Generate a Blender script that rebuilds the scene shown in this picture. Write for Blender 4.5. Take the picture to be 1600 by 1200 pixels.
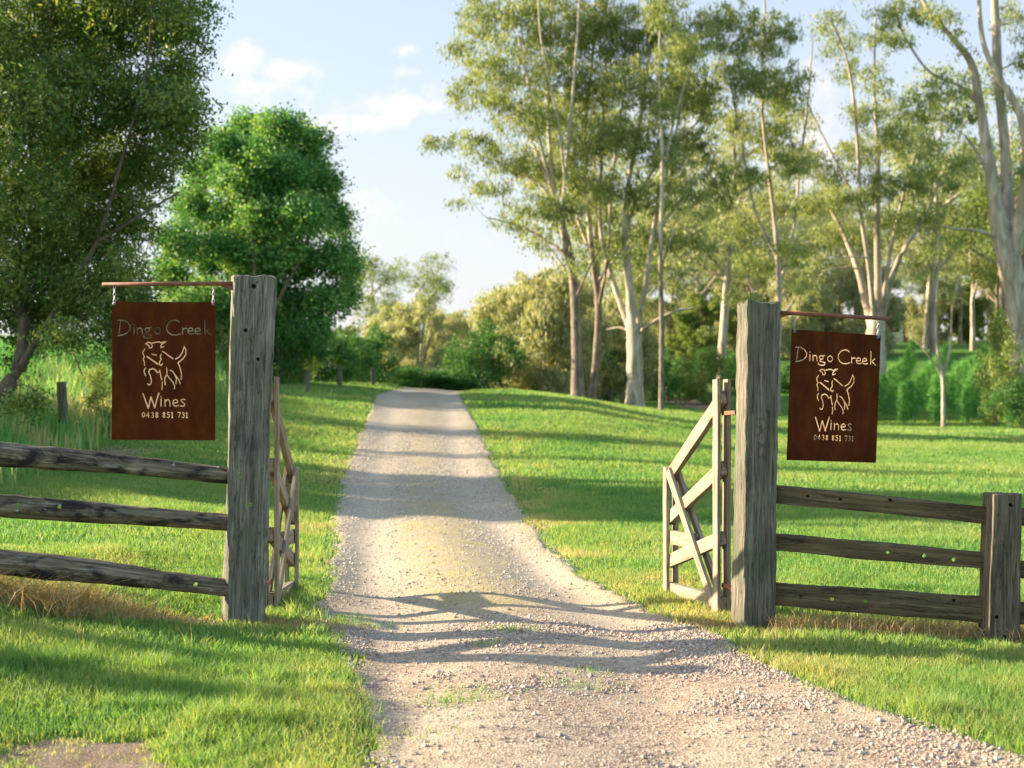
import bpy, math, random
import numpy as np
from mathutils import Vector, Matrix

sc = bpy.context.scene
for o in list(bpy.data.objects):
    bpy.data.objects.remove(o)
col = sc.collection
rng = np.random.default_rng(7)

# ------------------------------------------------------------------ camera
EYE = 1.66
F = 2222.0                      # focal length in photo pixels (1600 wide)
cd = bpy.data.cameras.new('camera')
cam = bpy.data.objects.new('camera', cd)
col.objects.link(cam)
cam.location = (0, 0, EYE)
cam.rotation_euler = (math.radians(90), 0, 0)
cd.lens = 50
cd.sensor_width = 36
cd.clip_start = 0.1
cd.clip_end = 5000
cd.dof.use_dof = True
cd.dof.focus_distance = 9.8
cd.dof.aperture_fstop = 2.6
sc.camera = cam

# ------------------------------------------------------------------ light
SUN_EL = math.radians(17)
SUN_AZ = math.radians(77.5)     # from +Y towards -X
to_sun = Vector((-math.sin(SUN_AZ) * math.cos(SUN_EL), math.cos(SUN_AZ) * math.cos(SUN_EL), math.sin(SUN_EL)))
ld = bpy.data.lights.new('sun', 'SUN')
ld.energy = 5.0
ld.angle = math.radians(0.5)
ld.color = (1.0, 0.84, 0.64)
sun = bpy.data.objects.new('sun', ld)
col.objects.link(sun)
sun.rotation_euler = to_sun.to_track_quat('Z', 'Y').to_euler()
sun.location = (-30, 10, 30)

w = bpy.data.worlds.new('World')
sc.world = w
w.use_nodes = True
nt = w.node_tree
nt.nodes.clear()
N = nt.nodes.new
L = nt.links.new
wo = N('ShaderNodeOutputWorld')
bg = N('ShaderNodeBackground')
sky = N('ShaderNodeTexSky')
sky.sky_type = 'NISHITA'
sky.sun_disc = False
sky.sun_elevation = SUN_EL
sky.sun_rotation = -SUN_AZ
sky.air_density = 1.0
sky.dust_density = 1.5
sky.ozone_density = 1.6
bg.inputs['Strength'].default_value = 0.135
tc = N('ShaderNodeTexCoord')
sep = N('ShaderNodeSeparateXYZ')
L(tc.outputs['Generated'], sep.inputs[0])


def M(op, a, b=None, c=None, tree=nt):
    n = tree.nodes.new('ShaderNodeMath')
    n.operation = op
    for i, v in enumerate((a, b, c)):
        if v is None:
            continue
        if isinstance(v, (int, float)):
            n.inputs[i].default_value = v
        else:
            tree.links.new(v, n.inputs[i])
    return n.outputs[0]


ysafe = M('MAXIMUM', sep.outputs[1], 0.05)
su = M('DIVIDE', sep.outputs[0], ysafe)
sv = M('DIVIDE', sep.outputs[2], ysafe)
ns = N('ShaderNodeTexNoise')
ns.inputs['Scale'].default_value = 13
ns.inputs['Detail'].default_value = 9
ns.inputs['Roughness'].default_value = 0.64
L(tc.outputs['Generated'], ns.inputs['Vector'])
nfac = ns.outputs['Fac']
cl = None
for (px, py, rx, ry, s) in ((368, 92, 62, 36, 1.0), (455, 108, 72, 30, 1.0), (430, 135, 90, 26, .6), (655, 165, 120, 30, 1.05), (600, 188, 90, 20, .7),
                            (642, 76, 26, 12, .7), (705, 150, 60, 40, .8), (650, 112, 30, 10, .5), (560, 360, 200, 36, .35), (1250, 200, 200, 60, .4),
                            (420, 150, 60, 60, .4), (1050, 480, 400, 60, .5)):
    a = M('DIVIDE', M('SUBTRACT', su, (px - 800) / F), rx / F)
    b = M('DIVIDE', M('SUBTRACT', sv, (600 - py) / F), ry / F)
    d = M('SQRT', M('ADD', M('MULTIPLY', a, a), M('MULTIPLY', b, b)))
    v = M('MULTIPLY', M('SUBTRACT', 1.35, d), s)
    cl = v if cl is None else M('MAXIMUM', cl, v)
mask = M('ADD', cl, M('MULTIPLY', M('SUBTRACT', nfac, 0.505), 5.0))
mr = N('ShaderNodeMapRange')
mr.interpolation_type = 'SMOOTHSTEP'
mr.inputs['From Min'].default_value = 0.15
mr.inputs['From Max'].default_value = 1.1
mr.inputs['To Max'].default_value = 0.9
L(mask, mr.inputs['Value'])
lp = M('MULTIPLY', mr.outputs[0], M('GREATER_THAN', sep.outputs[1], 0.1))
# thin veil of high haze that pales the sky ahead, denser low down
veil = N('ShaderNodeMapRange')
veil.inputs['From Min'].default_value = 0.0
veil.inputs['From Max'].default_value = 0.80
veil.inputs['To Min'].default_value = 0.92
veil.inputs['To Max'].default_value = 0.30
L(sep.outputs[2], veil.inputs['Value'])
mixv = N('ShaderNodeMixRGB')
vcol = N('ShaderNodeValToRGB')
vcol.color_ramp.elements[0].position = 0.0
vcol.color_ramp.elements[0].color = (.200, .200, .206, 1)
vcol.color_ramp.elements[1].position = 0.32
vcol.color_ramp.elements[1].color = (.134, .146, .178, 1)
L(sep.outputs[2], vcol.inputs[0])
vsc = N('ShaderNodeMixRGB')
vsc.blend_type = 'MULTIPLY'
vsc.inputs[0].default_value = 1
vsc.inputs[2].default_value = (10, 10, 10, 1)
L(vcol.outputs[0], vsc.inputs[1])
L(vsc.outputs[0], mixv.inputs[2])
side = N('ShaderNodeMapRange')  # veil thinned behind the camera to cut fill light on front faces
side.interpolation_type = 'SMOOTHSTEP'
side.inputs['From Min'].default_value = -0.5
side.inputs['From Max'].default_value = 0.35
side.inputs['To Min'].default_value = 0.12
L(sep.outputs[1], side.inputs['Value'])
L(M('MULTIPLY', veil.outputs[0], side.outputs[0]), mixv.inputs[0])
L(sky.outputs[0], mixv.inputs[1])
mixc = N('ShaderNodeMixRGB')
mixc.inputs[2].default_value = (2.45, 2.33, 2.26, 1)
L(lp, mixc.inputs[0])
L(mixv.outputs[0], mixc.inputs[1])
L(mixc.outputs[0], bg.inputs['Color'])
L(bg.outputs[0], wo.inputs[0])

sc.view_settings.view_transform = 'Standard'
sc.view_settings.look = 'None'
sc.view_settings.exposure = 1.75
sc.view_settings.gamma = 1
sc.view_settings.use_curve_mapping = False
sc.cycles.max_bounces = 8
sc.cycles.diffuse_bounces = 3
sc.cycles.transmission_bounces = 5
sc.cycles.transparent_max_bounces = 6
sc.cycles.use_denoising = True
sc.render.film_transparent = False


# ------------------------------------------------------------------ helpers
def P(x, y, D):
    """point seen at photo pixel x,y when it stands D metres away"""
    return np.array([(x - 800) / F * D, D, EYE - (y - 600) / F * D])


def smooth(a, b, x):
    t = np.clip((x - a) / (b - a), 0, 1)
    return t * t * (3 - 2 * t)


GY = np.array([-20, 0, 5, 9.7, 13, 16, 20, 25, 31, 40, 50, 60, 75, 90, 110, 160, 300, 2000.])
GX = np.array([-60, -20, -12, -7.4, -4.2, -2.0, 0, 2.0, 5.0, 9.0, 15.0, 30.0, 80.])
#        -60  -20  -12  -7.4 -4.2  -2   0    2    5    9    15   30   80
GZ = np.array([
    [1.5, 1.2, 0.9, 0.6, 0.3, 0.00, 0, 0, 0, 0, 0, 0, 0],
    [1.5, 1.2, 0.9, 0.6, 0.3, 0.00, 0, 0, 0, 0, 0, 0, 0],
    [1.5, 1.2, 0.9, 0.62, 0.36, 0.03, 0, 0, 0, 0, 0, 0, 0],
    [1.5, 1.2, 0.9, 0.56, 0.32, 0.04, 0, 0.0, -.07, -.1, -.1, -.1, -.1],
    [1.6, 1.3, 1.0, 0.45, 0.20, 0.00, -.03, -.05, -.1, -.1, -.1, -.1, -.1],
    [1.8, 1.5, 1.1, 0.35, 0.12, -.05, -.08, -.10, -.1, -.1, -.1, -.1, -.1],
    [1.3, 1.3, 1.05, 0.40, 0.05, -.10, -.12, -.12, -.1, -.1, -.1, -.1, -.1],
    [1.5, 1.5, 1.2, 0.62, 0.20, 0.05, 0.05, 0.02, -.04, -.1, -.1, -.1, 0],
    [1.8, 1.75, 1.4, 0.80, 0.42, 0.30, 0.30, 0.26, .08, -.05, -.1, -.1, .2],
    [2.3, 2.2, 1.9, 1.35, 1.08, 0.95, 0.92, 0.86, .40, .10, -.05, 0, .5],
    [2.6, 2.5, 2.2, 1.70, 1.45, 1.32, 1.30, 1.18, .58, .20, 0, .1, 1.0],
    [2.7, 2.6, 2.3, 1.75, 1.50, 1.35, 1.33, 1.10, .68, .35, .05, .3, 1.5],
    [2.6, 2.5, 2.2, 1.5, 1.2, 1.0, 0.8, 0.8, .7, .8, 1.3, 1.6, 2.2],
    [3.2, 2.8, 2.3, 1.4, 1.1, .9, 0.6, 0.7, .9, 1.5, 2.7, 3.0, 3.4],
    [3.2, 2.8, 2.3, 1.5, 1.1, .9, 0.6, 0.8, 1.2, 2.4, 4.0, 4.3, 4.6],
    [3.5, 3.0, 2.3, 1.5, 1.1, .9, 0.6, 0.8, 1.6, 3.6, 5.6, 6.4, 6.6],
    [4.0, 3.5, 3.0, 2.5, 2.1, 1.9, 1.9, 2.2, 3.0, 5.0, 7.0, 8.4, 9.0],
    [4.0] * 13])


def g_base(X, Y):
    X = np.asarray(X, float)
    Y = np.asarray(Y, float)
    xi = np.clip(np.searchsorted(GX, X) - 1, 0, len(GX) - 2)
    yi = np.clip(np.searchsorted(GY, Y) - 1, 0, len(GY) - 2)
    tx = np.clip((X - GX[xi]) / (GX[xi + 1] - GX[xi]), 0, 1)
    ty = np.clip((Y - GY[yi]) / (GY[yi + 1] - GY[yi]), 0, 1)

    def crow(r):
        def at(k):
            return GZ[r, np.clip(k, 0, len(GX) - 1)]

        def slope(k):
            k0 = np.clip(k - 1, 0, len(GX) - 1)
            k1 = np.clip(k + 1, 0, len(GX) - 1)
            return (at(k1) - at(k0)) / (GX[k1] - GX[k0])
        h = GX[xi + 1] - GX[xi]
        t = tx
        return ((2 * t**3 - 3 * t**2 + 1) * at(xi) + (t**3 - 2 * t**2 + t) * h * slope(xi)
                + (-2 * t**3 + 3 * t**2) * at(xi + 1) + (t**3 - t**2) * h * slope(xi + 1))
    n = len(GY) - 1
    r0, r1 = crow(yi), crow(yi + 1)
    rm, rp = crow(np.clip(yi - 1, 0, n)), crow(np.clip(yi + 2, 0, n))
    h = GY[yi + 1] - GY[yi]
    s0 = (r1 - rm) / (GY[yi + 1] - GY[np.clip(yi - 1, 0, n)])
    s1 = (rp - r0) / (GY[np.clip(yi + 2, 0, n)] - GY[yi])
    t = ty
    return ((2 * t**3 - 3 * t**2 + 1) * r0 + (t**3 - 2 * t**2 + t) * h * s0
            + (-2 * t**3 + 3 * t**2) * r1 + (t**3 - t**2) * h * s1)


_ph = rng.uniform(0, 6.28, (14, 3))
_fr = rng.uniform(0.35, 2.4, (14,))
_an = rng.uniform(0, 6.28, (14,))


def wob(X, Y, s=1.0):
    z = 0
    for k in range(14):
        z = z + np.sin((X * math.cos(_an[k]) + Y * math.sin(_an[k])) * _fr[k] * s + _ph[k, 0]) / (1 + _fr[k])
    return z / 5.0


# value noise on a lattice, for densities and colours
_lat = rng.random((256, 256))


def vnoise(X, Y, s):
    x = np.asarray(X) / s + 1000
    y = np.asarray(Y) / s + 1000
    xi = np.floor(x).astype(int)
    yi = np.floor(y).astype(int)
    fx = x - xi
    fy = y - yi
    fx = fx * fx * (3 - 2 * fx)
    fy = fy * fy * (3 - 2 * fy)
    a = _lat[xi % 256, yi % 256]
    b = _lat[(xi + 1) % 256, yi % 256]
    c = _lat[xi % 256, (yi + 1) % 256]
    d = _lat[(xi + 1) % 256, (yi + 1) % 256]
    return (a * (1 - fx) + b * fx) * (1 - fy) + (c * (1 - fx) + d * fx) * fy


def solve_ground(px, py, dmin=2.5, dmax=56):
    Ds = np.linspace(dmin, dmax, 4000)
    X = (px - 800) / F * Ds
    yy = 600 + (EYE - g_base(X, Ds)) * F / Ds
    k = np.argmax(yy < py)
    return X[k], Ds[k]


Lpx = [(1200, 570), (1120, 552), (1060, 540), (1025, 532), (1000, 515), (980, 490), (955, 474), (930, 486), (900, 508), (850, 512), (800, 521), (750, 532),
       (700, 551), (660, 568), (630, 581), (616, 588)]
Rpx = [(1190, 1600), (1150, 1490), (1100, 1335), (1060, 1240), (1030, 1180), (1000, 1135), (975, 1085), (940, 1000), (900, 925), (850, 868), (800, 822),
       (750, 790), (700, 766), (660, 746), (630, 729), (616, 719)]
LE = [solve_ground(x, y)[::-1] for (y, x) in Lpx]
RE = [solve_ground(x, y)[::-1] for (y, x) in Rpx]
LE = [(-20, -1.2), (3.0, -0.75)] + sorted(LE) + [(53, LE[-1][1] + .2), (60, -5.0), (75, -9), (110, -12)]
RE = [(-20, 12.0), (2.5, 5.0), (4.6, 3.0)] + sorted(RE)[0:] + [(53, RE[-1][1] + .1), (60, -1.5), (75, -5), (110, -8)]
LE = np.array(sorted(LE))
RE = np.array(sorted(RE))


def road_l(Y):
    return np.interp(Y, LE[:, 0], LE[:, 1])


def road_r(Y):
    return np.interp(Y, RE[:, 0], RE[:, 1])


def road_in(X, Y):
    """signed distance inside the road, positive inside"""
    jag = (vnoise(X, Y, .16) - .5) * .12 + (vnoise(X, Y, 1.3) - .5) * .10 - .06
    return np.minimum(X - road_l(Y), road_r(Y) - X) + jag


def g_road(X, Y):
    m = smooth(8, 13, Y)
    c = (road_l(Y) + road_r(Y)) / 2 * m + 0.0 * (1 - m)
    u = X - c
    rut = -0.05 * np.exp(-((u - .78) / .3) ** 2) - 0.05 * np.exp(-((u + .78) / .3) ** 2) + .03 * np.exp(-(u / .35) ** 2)
    return rut * (0.5 + .5 * m) * (1 - .6 * smooth(14, 24, Y)) + .010 * wob(X * 1.2, Y * 1.2, 2.3) * smooth(30, 16, Y) + .020 * (vnoise(X, Y, .45) - .5) * smooth(12, 9, Y)


def ground(X, Y):
    r = smooth(-0.15, 0.35, np.minimum(X - road_l(Y), road_r(Y) - X)) * smooth(62, 56, Y)
    und = 0.035 * wob(X, Y) * smooth(60, 40, Y) + .05 * wob(X * .3, Y * .3) + .02 * (vnoise(X, Y, .5) - .5) * smooth(30, 15, Y)
    return g_base(X, Y) + r * g_road(X, Y) + (1 - r) * und


def gz(x, y):
    return float(ground(np.array([float(x)]), np.array([float(y)]))[0])


def mesh_np(name, V, Fc, mats, attrs=None, smooth_shade=False, parent=None, mat_index=None):
    V = np.ascontiguousarray(V, dtype=np.float32)
    me = bpy.data.meshes.new(name)
    me.vertices.add(len(V))
    me.vertices.foreach_set('co', V.ravel())
    if isinstance(Fc, np.ndarray):
        Fc = [Fc]
    Fc = [f for f in Fc if len(f)]
    tot = np.concatenate([np.full(len(f), f.shape[1], np.int32) for f in Fc])
    idx = np.concatenate([f.ravel() for f in Fc]).astype(np.int32)
    st = np.concatenate([[0], np.cumsum(tot)[:-1]]).astype(np.int32)
    me.loops.add(len(idx))
    me.loops.foreach_set('vertex_index', idx)
    me.polygons.add(len(tot))
    me.polygons.foreach_set('loop_start', st)
    me.polygons.foreach_set('loop_total', tot)
    if mat_index is not None:
        me.polygons.foreach_set('material_index', np.asarray(mat_index, np.int32))
    me.update(calc_edges=True)
    if smooth_shade:
        me.shade_smooth()
    else:
        me.shade_flat()
    for m in (mats if isinstance(mats, (list, tuple)) else [mats]):
        me.materials.append(m)
    if attrs:
        for k, a in attrs.items():
            at = me.attributes.new(k, 'FLOAT', 'POINT')
            at.data.foreach_set('value', np.ascontiguousarray(a, dtype=np.float32))
    o = bpy.data.objects.new(name, me)
    col.objects.link(o)
    if parent is not None:
        o.parent = parent
    return o


def empty(name, loc=(0, 0, 0), rz=0.0):
    o = bpy.data.objects.new(name, None)
    o.empty_display_size = .3
    col.objects.link(o)
    o.location = loc
    o.rotation_euler = (0, 0, rz)
    return o


def tag(o, label=None, cat=None, group=None, kind=None):
    if label:
        o['label'] = label
    if cat:
        o['category'] = cat
    if group:
        o['group'] = group
    if kind:
        o['kind'] = kind
    return o


# ------------------------------------------------------------------ materials
def mat(name):
    m = bpy.data.materials.new(name)
    m.use_nodes = True
    t = m.node_tree
    return m, t, t.nodes['Principled BSDF'], t.nodes['Material Output']


def ramp(t, fac, stops):
    r = t.nodes.new('ShaderNodeValToRGB')
    e = r.color_ramp.elements
    while len(e) < len(stops):
        e.new(.5)
    for k, (p, c) in enumerate(stops):
        e[k].position = p
        e[k].color = (*c, 1)
    t.links.new(fac, r.inputs[0])
    return r.outputs[0]


def noise(t, vec, scale, detail=5, rough=.55, dist=0):
    n = t.nodes.new('ShaderNodeTexNoise')
    n.inputs['Scale'].default_value = scale
    n.inputs['Detail'].default_value = detail
    n.inputs['Roughness'].default_value = rough
    n.inputs['Distortion'].default_value = dist
    t.links.new(vec, n.inputs['Vector'])
    return n.outputs['Fac']


def mapping(t, scale, coord='Object'):
    c = t.nodes.new('ShaderNodeTexCoord')
    m = t.nodes.new('ShaderNodeMapping')
    m.inputs['Scale'].default_value = scale
    oi = t.nodes.new('ShaderNodeObjectInfo')
    vm = t.nodes.new('ShaderNodeVectorMath')
    vm.operation = 'ADD'
    mm = t.nodes.new('ShaderNodeMath')
    mm.operation = 'MULTIPLY'
    mm.inputs[1].default_value = 31.0
    t.links.new(oi.outputs['Random'], mm.inputs[0])
    t.links.new(c.outputs[coord], vm.inputs[0])
    t.links.new(mm.outputs[0], vm.inputs[1])
    t.links.new(vm.outputs[0], m.inputs[0])
    return m.outputs[0]


def mixc_(t, fac, a, b, mode='MIX'):
    n = t.nodes.new('ShaderNodeMixRGB')
    n.blend_type = mode
    for i, v in enumerate((fac, a, b)):
        if isinstance(v, (int, float)):
            n.inputs[i].default_value = v
        elif isinstance(v, tuple):
            n.inputs[i].default_value = (*v, 1)
        else:
            t.links.new(v, n.inputs[i])
    return n.outputs[0]


def bump(t, h, strength, dist=.01):
    b = t.nodes.new('ShaderNodeBump')
    b.inputs['Strength'].default_value = strength
    b.inputs['Distance'].default_value = dist
    t.links.new(h, b.inputs['Height'])
    return b.outputs[0]


def attr(t, name):
    a = t.nodes.new('ShaderNodeAttribute')
    a.attribute_name = name
    return a.outputs['Fac']


def foliage(name, stops, trans=.35, rough=.5, tcol=(1.25, 1.15, .55), spec=.3):
    m, t, b, o = mat(name)
    c = ramp(t, attr(t, 'tint'), stops)
    t.links.new(c, b.inputs['Base Color'])
    b.inputs['Roughness'].default_value = rough
    b.inputs['Specular IOR Level'].default_value = spec
    tr = t.nodes.new('ShaderNodeBsdfTranslucent')
    t.links.new(mixc_(t, 1.0, c, tcol, 'MULTIPLY'), tr.inputs[0])
    mx = t.nodes.new('ShaderNodeMixShader')
    mx.inputs[0].default_value = trans
    t.links.new(b.outputs[0], mx.inputs[1])
    t.links.new(tr.outputs[0], mx.inputs[2])
    t.links.new(mx.outputs[0], o.inputs[0])
    return m


M_grass = foliage('lawn grass', [(0, (.04, .20, .06)), (.4, (.19, .35, .085)), (.72, (.35, .42, .13)), (.88, (.50, .44, .2)), (1, (.60, .47, .27))], .5)
M_tall = foliage('tall grass', [(0, (.06, .30, .08)), (.5, (.18, .42, .12)), (.8, (.38, .48, .18)), (1, (.55, .50, .28))], .5)
M_dry = foliage('dry grass', [(0, (.14, .24, .06)), (.25, (.36, .27, .11)), (.6, (.50, .34, .15)), (1, (.66, .54, .32))], .35)
M_leaf_oak = foliage('broad dark leaves', [(0, (.04, .10, .025)), (.5, (.13, .22, .045)), (1, (.38, .40, .13))], .42)
M_leaf_green = foliage('dense green leaves', [(0, (.03, .13, .035)), (.5, (.12, .29, .07)), (1, (.38, .50, .15))], .42)
M_leaf_shrub = foliage('dark shrub leaves', [(0, (.02, .09, .02)), (.5, (.06, .18, .035)), (1, (.17, .29, .06))], .35)
M_leaf_gum = foliage('gum leaves', [(0, (.09, .15, .05)), (.5, (.24, .30, .09)), (1, (.48, .48, .21))], .42)
M_leaf_tan = foliage('pale tan foliage', [(0, (.20, .25, .10)), (.5, (.38, .40, .20)), (1, (.56, .53, .34))], .42)
M_leaf_olive = foliage('olive foliage', [(0, (.09, .17, .035)), (.5, (.19, .26, .06)), (1, (.33, .36, .11))], .42)
M_leaf_row = foliage('plantation leaves', [(0, (.025, .14, .035)), (.5, (.10, .33, .065)), (1, (.38, .60, .15))], .4)


def bark(name, dark, light, scale=6, patch=None, upper=None):
    m, t, b, o = mat(name)
    v = mapping(t, (scale, scale, scale * .22))
    n = noise(t, v, 1.5, 6, .6, .6)
    c = ramp(t, n, [(.35, dark), (.62, light)])
    if patch:
        n2 = noise(t, mapping(t, (1.1, 1.1, .35)), 1.6, 3)
        c = mixc_(t, ramp(t, n2, [(.52, (0, 0, 0)), (.6, (1, 1, 1))]), c, patch)
    if upper:
        tcd = t.nodes.new('ShaderNodeTexCoord')
        sz = t.nodes.new('ShaderNodeSeparateXYZ')
        t.links.new(tcd.outputs['Object'], sz.inputs[0])
        f_ = M('ADD', M('MULTIPLY', sz.outputs[2], .1, tree=t), M('MULTIPLY', n, .5, tree=t), tree=t)
        c = mixc_(t, ramp(t, f_, [(.95, (0, 0, 0)), (1.2, (1, 1, 1))] if False else [(.90, (0, 0, 0)), (1.0, (1, 1, 1))]), c, upper)
    t.links.new(c, b.inputs['Base Color'])
    b.inputs['Roughness'].default_value = .85
    b.inputs['Specular IOR Level'].default_value = .2
    t.links.new(bump(t, n, .5, .03), b.inputs['Normal'])
    return m


M_bark_white = bark('smooth pale gum bark', (.22, .175, .12), (.52, .44, .33), 3, (.33, .26, .19))
M_bark_brown = bark('brown bark', (.10, .075, .05), (.26, .19, .13), 8)
M_bark_grey = bark('grey brown gum bark', (.09, .07, .05), (.28, .22, .16), 6, None, (.46, .38, .27))
M_bark_dark = bark('dark bark', (.07, .055, .035), (.17, .13, .09), 10)


def wood(name, cols, grain=(46, 46, 2.2), crack=.8, axis='z', patch=None, bumpd=.006, moss=None):
    m, t, b, o = mat(name)
    s = grain if axis == 'z' else (grain[2], grain[0], grain[1])
    v = mapping(t, s)
    n1 = noise(t, v, 1.0, 8, .65, .35)
    n2 = noise(t, mapping(t, (3, 3, 3)), 1.3, 4)
    c = ramp(t, n1, [(.30, cols[0]), (.5, cols[1]), (.72, cols[2])])
    c = mixc_(t, .55, c, ramp(t, n2, [(.3, (.62, .6, .56)), (.7, (1.25, 1.22, 1.15))]), 'MULTIPLY')
    if moss:
        n4 = noise(t, mapping(t, (5, 5, 2.4)), 1.1, 5, .6)
        c = mixc_(t, ramp(t, n4, [(.50, (0, 0, 0)), (.66, (.7, .7, .7))]), c, moss)
    if patch:
        ps = (7, 7, 3) if axis == 'z' else (4, 9, 9)
        n3 = noise(t, mapping(t, ps), 1.0, 5, .6, .5)
        c = mixc_(t, ramp(t, n3, [(patch[1] - .03, (0, 0, 0)), (patch[1] + .10, (1, 1, 1))]), c, patch[0])
        n5 = noise(t, mapping(t, (12, 16, 16) if axis == 'x' else (14, 14, 9)), 1.0, 3, .6)
        c = mixc_(t, ramp(t, n5, [(.70, (0, 0, 0)), (.74, (1, 1, 1))]), c, (.5, .52, .46))
    sc2 = (s[0] * .45, s[1] * .45, s[2] * .35)
    n6 = noise(t, mapping(t, sc2), 1.2, 5, .6, .5)
    cr = ramp(t, n6, [(.475, (1, 1, 1)), (.497, (0, 0, 0)), (.519, (1, 1, 1))])
    c = mixc_(t, crack, c, mixc_(t, 1.0, c, ramp(t, cr, [(0, (.25, .22, .2)), (.6, (1, 1, 1))]), 'MULTIPLY'))
    t.links.new(c, b.inputs['Base Color'])
    b.inputs['Roughness'].default_value = .88
    b.inputs['Specular IOR Level'].default_value = .25
    hh = mixc_(t, .6, n1, cr)
    t.links.new(bump(t, hh, .9, bumpd), b.inputs['Normal'])
    return m


M_post_l = wood('weathered silver post timber', [(.07, .064, .046), (.16, .15, .115), (.32, .30, .245)], moss=(.11, .125, .065))
M_post_r = wood('weathered dark post timber', [(.06, .052, .036), (.14, .125, .09), (.26, .235, .18)], moss=(.08, .10, .055))
M_post_s = wood('weathered brown post timber', [(.06, .047, .03), (.14, .112, .075), (.26, .215, .15)])
M_log = wood('weathered log with dark bark patches', [(.09, .07, .04), (.19, .15, .095), (.34, .29, .22)], axis='x', patch=((.028, .024, .02), .50), crack=.7)
M_rail = wood('split timber rail', [(.05, .036, .02), (.11, .08, .042), (.20, .15, .085)], axis='x', grain=(40, 40, 1.8))
M_gate = wood('sawn grey gate timber', [(.18, .145, .10), (.29, .235, .17), (.39, .325, .24)], grain=(50, 50, 2.5), crack=.35, bumpd=.003)
M_gate_h = wood('sawn grey gate board', [(.18, .145, .10), (.29, .235, .17), (.39, .325, .24)], grain=(50, 50, 2.5), crack=.35, axis='x', bumpd=.003)

m, t, b, o = mat('rusted steel plate')
n1 = noise(t, mapping(t, (6, 6, 2.2)), 1.5, 7, .62)
n2 = noise(t, mapping(t, (90, 90, 60)), 1.5, 4)
c = ramp(t, n1, [(.28, (.045, .010, .003)), (.5, (.078, .018, .004)), (.70, (.12, .030, .005)), (.85, (.24, .07, .011))])
c = mixc_(t, .35, c, ramp(t, n2, [(.3, (.6, .6, .6)), (.7, (1.4, 1.4, 1.4))]), 'MULTIPLY')
t.links.new(c, b.inputs['Base Color'])
b.inputs['Roughness'].default_value = .85
b.inputs['Specular IOR Level'].default_value = 0.08
b.inputs['Metallic'].default_value = 0.0
t.links.new(bump(t, n2, .35, .001), b.inputs['Normal'])
M_rust = m
m, t, b, o = mat('rusted steel bar')
n1 = noise(t, mapping(t, (20, 20, 20)), 1.5, 5)
t.links.new(ramp(t, n1, [(.3, (.13, .04, .018)), (.7, (.30, .10, .045))]), b.inputs['Base Color'])
b.inputs['Roughness'].default_value = .7
M_bar = m
m, t, b, o = mat('galvanised steel')
b.inputs['Base Color'].default_value = (.42, .41, .40, 1)
b.inputs['Metallic'].default_value = .9
b.inputs['Roughness'].default_value = .45
M_steel = m

# ground sheet
m, t, b, o = mat('soil and turf')
v = mapping(t, (1, 1, 1))
bare = attr(t, 'bare')
n1 = noise(t, v, 5, 8, .65)
n2 = noise(t, v, 60, 5, .6)
n3 = noise(t, v, .35, 4, .6)
turf = ramp(t, n1, [(.3, (.04, .14, .022)), (.55, (.085, .20, .035)), (.75, (.17, .24, .06))])
turf = mixc_(t, ramp(t, n3, [(.45, (0, 0, 0)), (.75, (.5, .5, .5))]), turf, (.22, .24, .06))
turf = mixc_(t, .6, turf, ramp(t, n2, [(.3, (.55, .55, .55)), (.7, (1.4, 1.4, 1.4))]), 'MULTIPLY')
soil = ramp(t, n1, [(.3, (.20, .14, .09)), (.7, (.38, .29, .20))])
soil = mixc_(t, .7, soil, ramp(t, n2, [(.3, (.6, .6, .6)), (.7, (1.35, 1.35, 1.35))]), 'MULTIPLY')
mk = M('ADD', bare, M('MULTIPLY', M('SUBTRACT', n1, .5, tree=t), .6, tree=t), tree=t)
c = mixc_(t, ramp(t, mk, [(.35, (0, 0, 0)), (.6, (1, 1, 1))]), turf, soil)
t.links.new(c, b.inputs['Base Color'])
b.inputs['Roughness'].default_value = .95
b.inputs['Specular IOR Level'].default_value = .1
t.links.new(bump(t, n2, .8, .03), b.inputs['Normal'])
M_ground = m

# gravel road
m, t, b, o = mat('gravel road')
v = mapping(t, (1, 1, 1))
vo = t.nodes.new('ShaderNodeTexVoronoi')
vo.inputs['Scale'].default_value = 75
t.links.new(v, vo.inputs['Vector'])
vo2 = t.nodes.new('ShaderNodeTexVoronoi')
vo2.inputs['Scale'].default_value = 30
t.links.new(v, vo2.inputs['Vector'])
n1 = noise(t, v, 1.6, 6, .6)
n2 = noise(t, v, 30, 6, .6)
stone = ramp(t, vo.outputs['Color'], [(.15, (.23, .185, .125)), (.5, (.40, .335, .235)), (.85, (.58, .50, .375))])
pinks = ramp(t, vo.outputs['Color'], [(.15, (.23, .155, .105)), (.5, (.42, .30, .205)), (.85, (.56, .44, .32))])
grv = mixc_(t, attr(t, 'pink'), stone, pinks)
dirt = ramp(t, n2, [(.3, (.36, .295, .20)), (.7, (.49, .42, .30))])
c = mixc_(t, ramp(t, n1, [(.45, (0, 0, 0)), (.62, (.85, .85, .85))]), grv, dirt)
moss = mixc_(t, ramp(t, n2, [(.4, (0, 0, 0)), (.6, (1, 1, 1))]), (.38, .32, .14), (.52, .40, .22))
n7 = noise(t, v, 4.5, 8, .78)
c = mixc_(t, .8, c, ramp(t, n7, [(.3, (.62, .60, .57)), (.7, (1.28, 1.26, 1.22))]), 'MULTIPLY')
c = mixc_(t, attr(t, 'track'), c, (.52, .43, .31))
n8 = noise(t, v, 11, 6, .75)
mfac = M('MULTIPLY', attr(t, 'moss'), ramp(t, n8, [(.40, (.15, .15, .15)), (.60, (1, 1, 1))]), tree=t)
c = mixc_(t, mfac, c, moss)
t.links.new(c, b.inputs['Base Color'])
b.inputs['Roughness'].default_value = .95
b.inputs['Specular IOR Level'].default_value = .15
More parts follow.
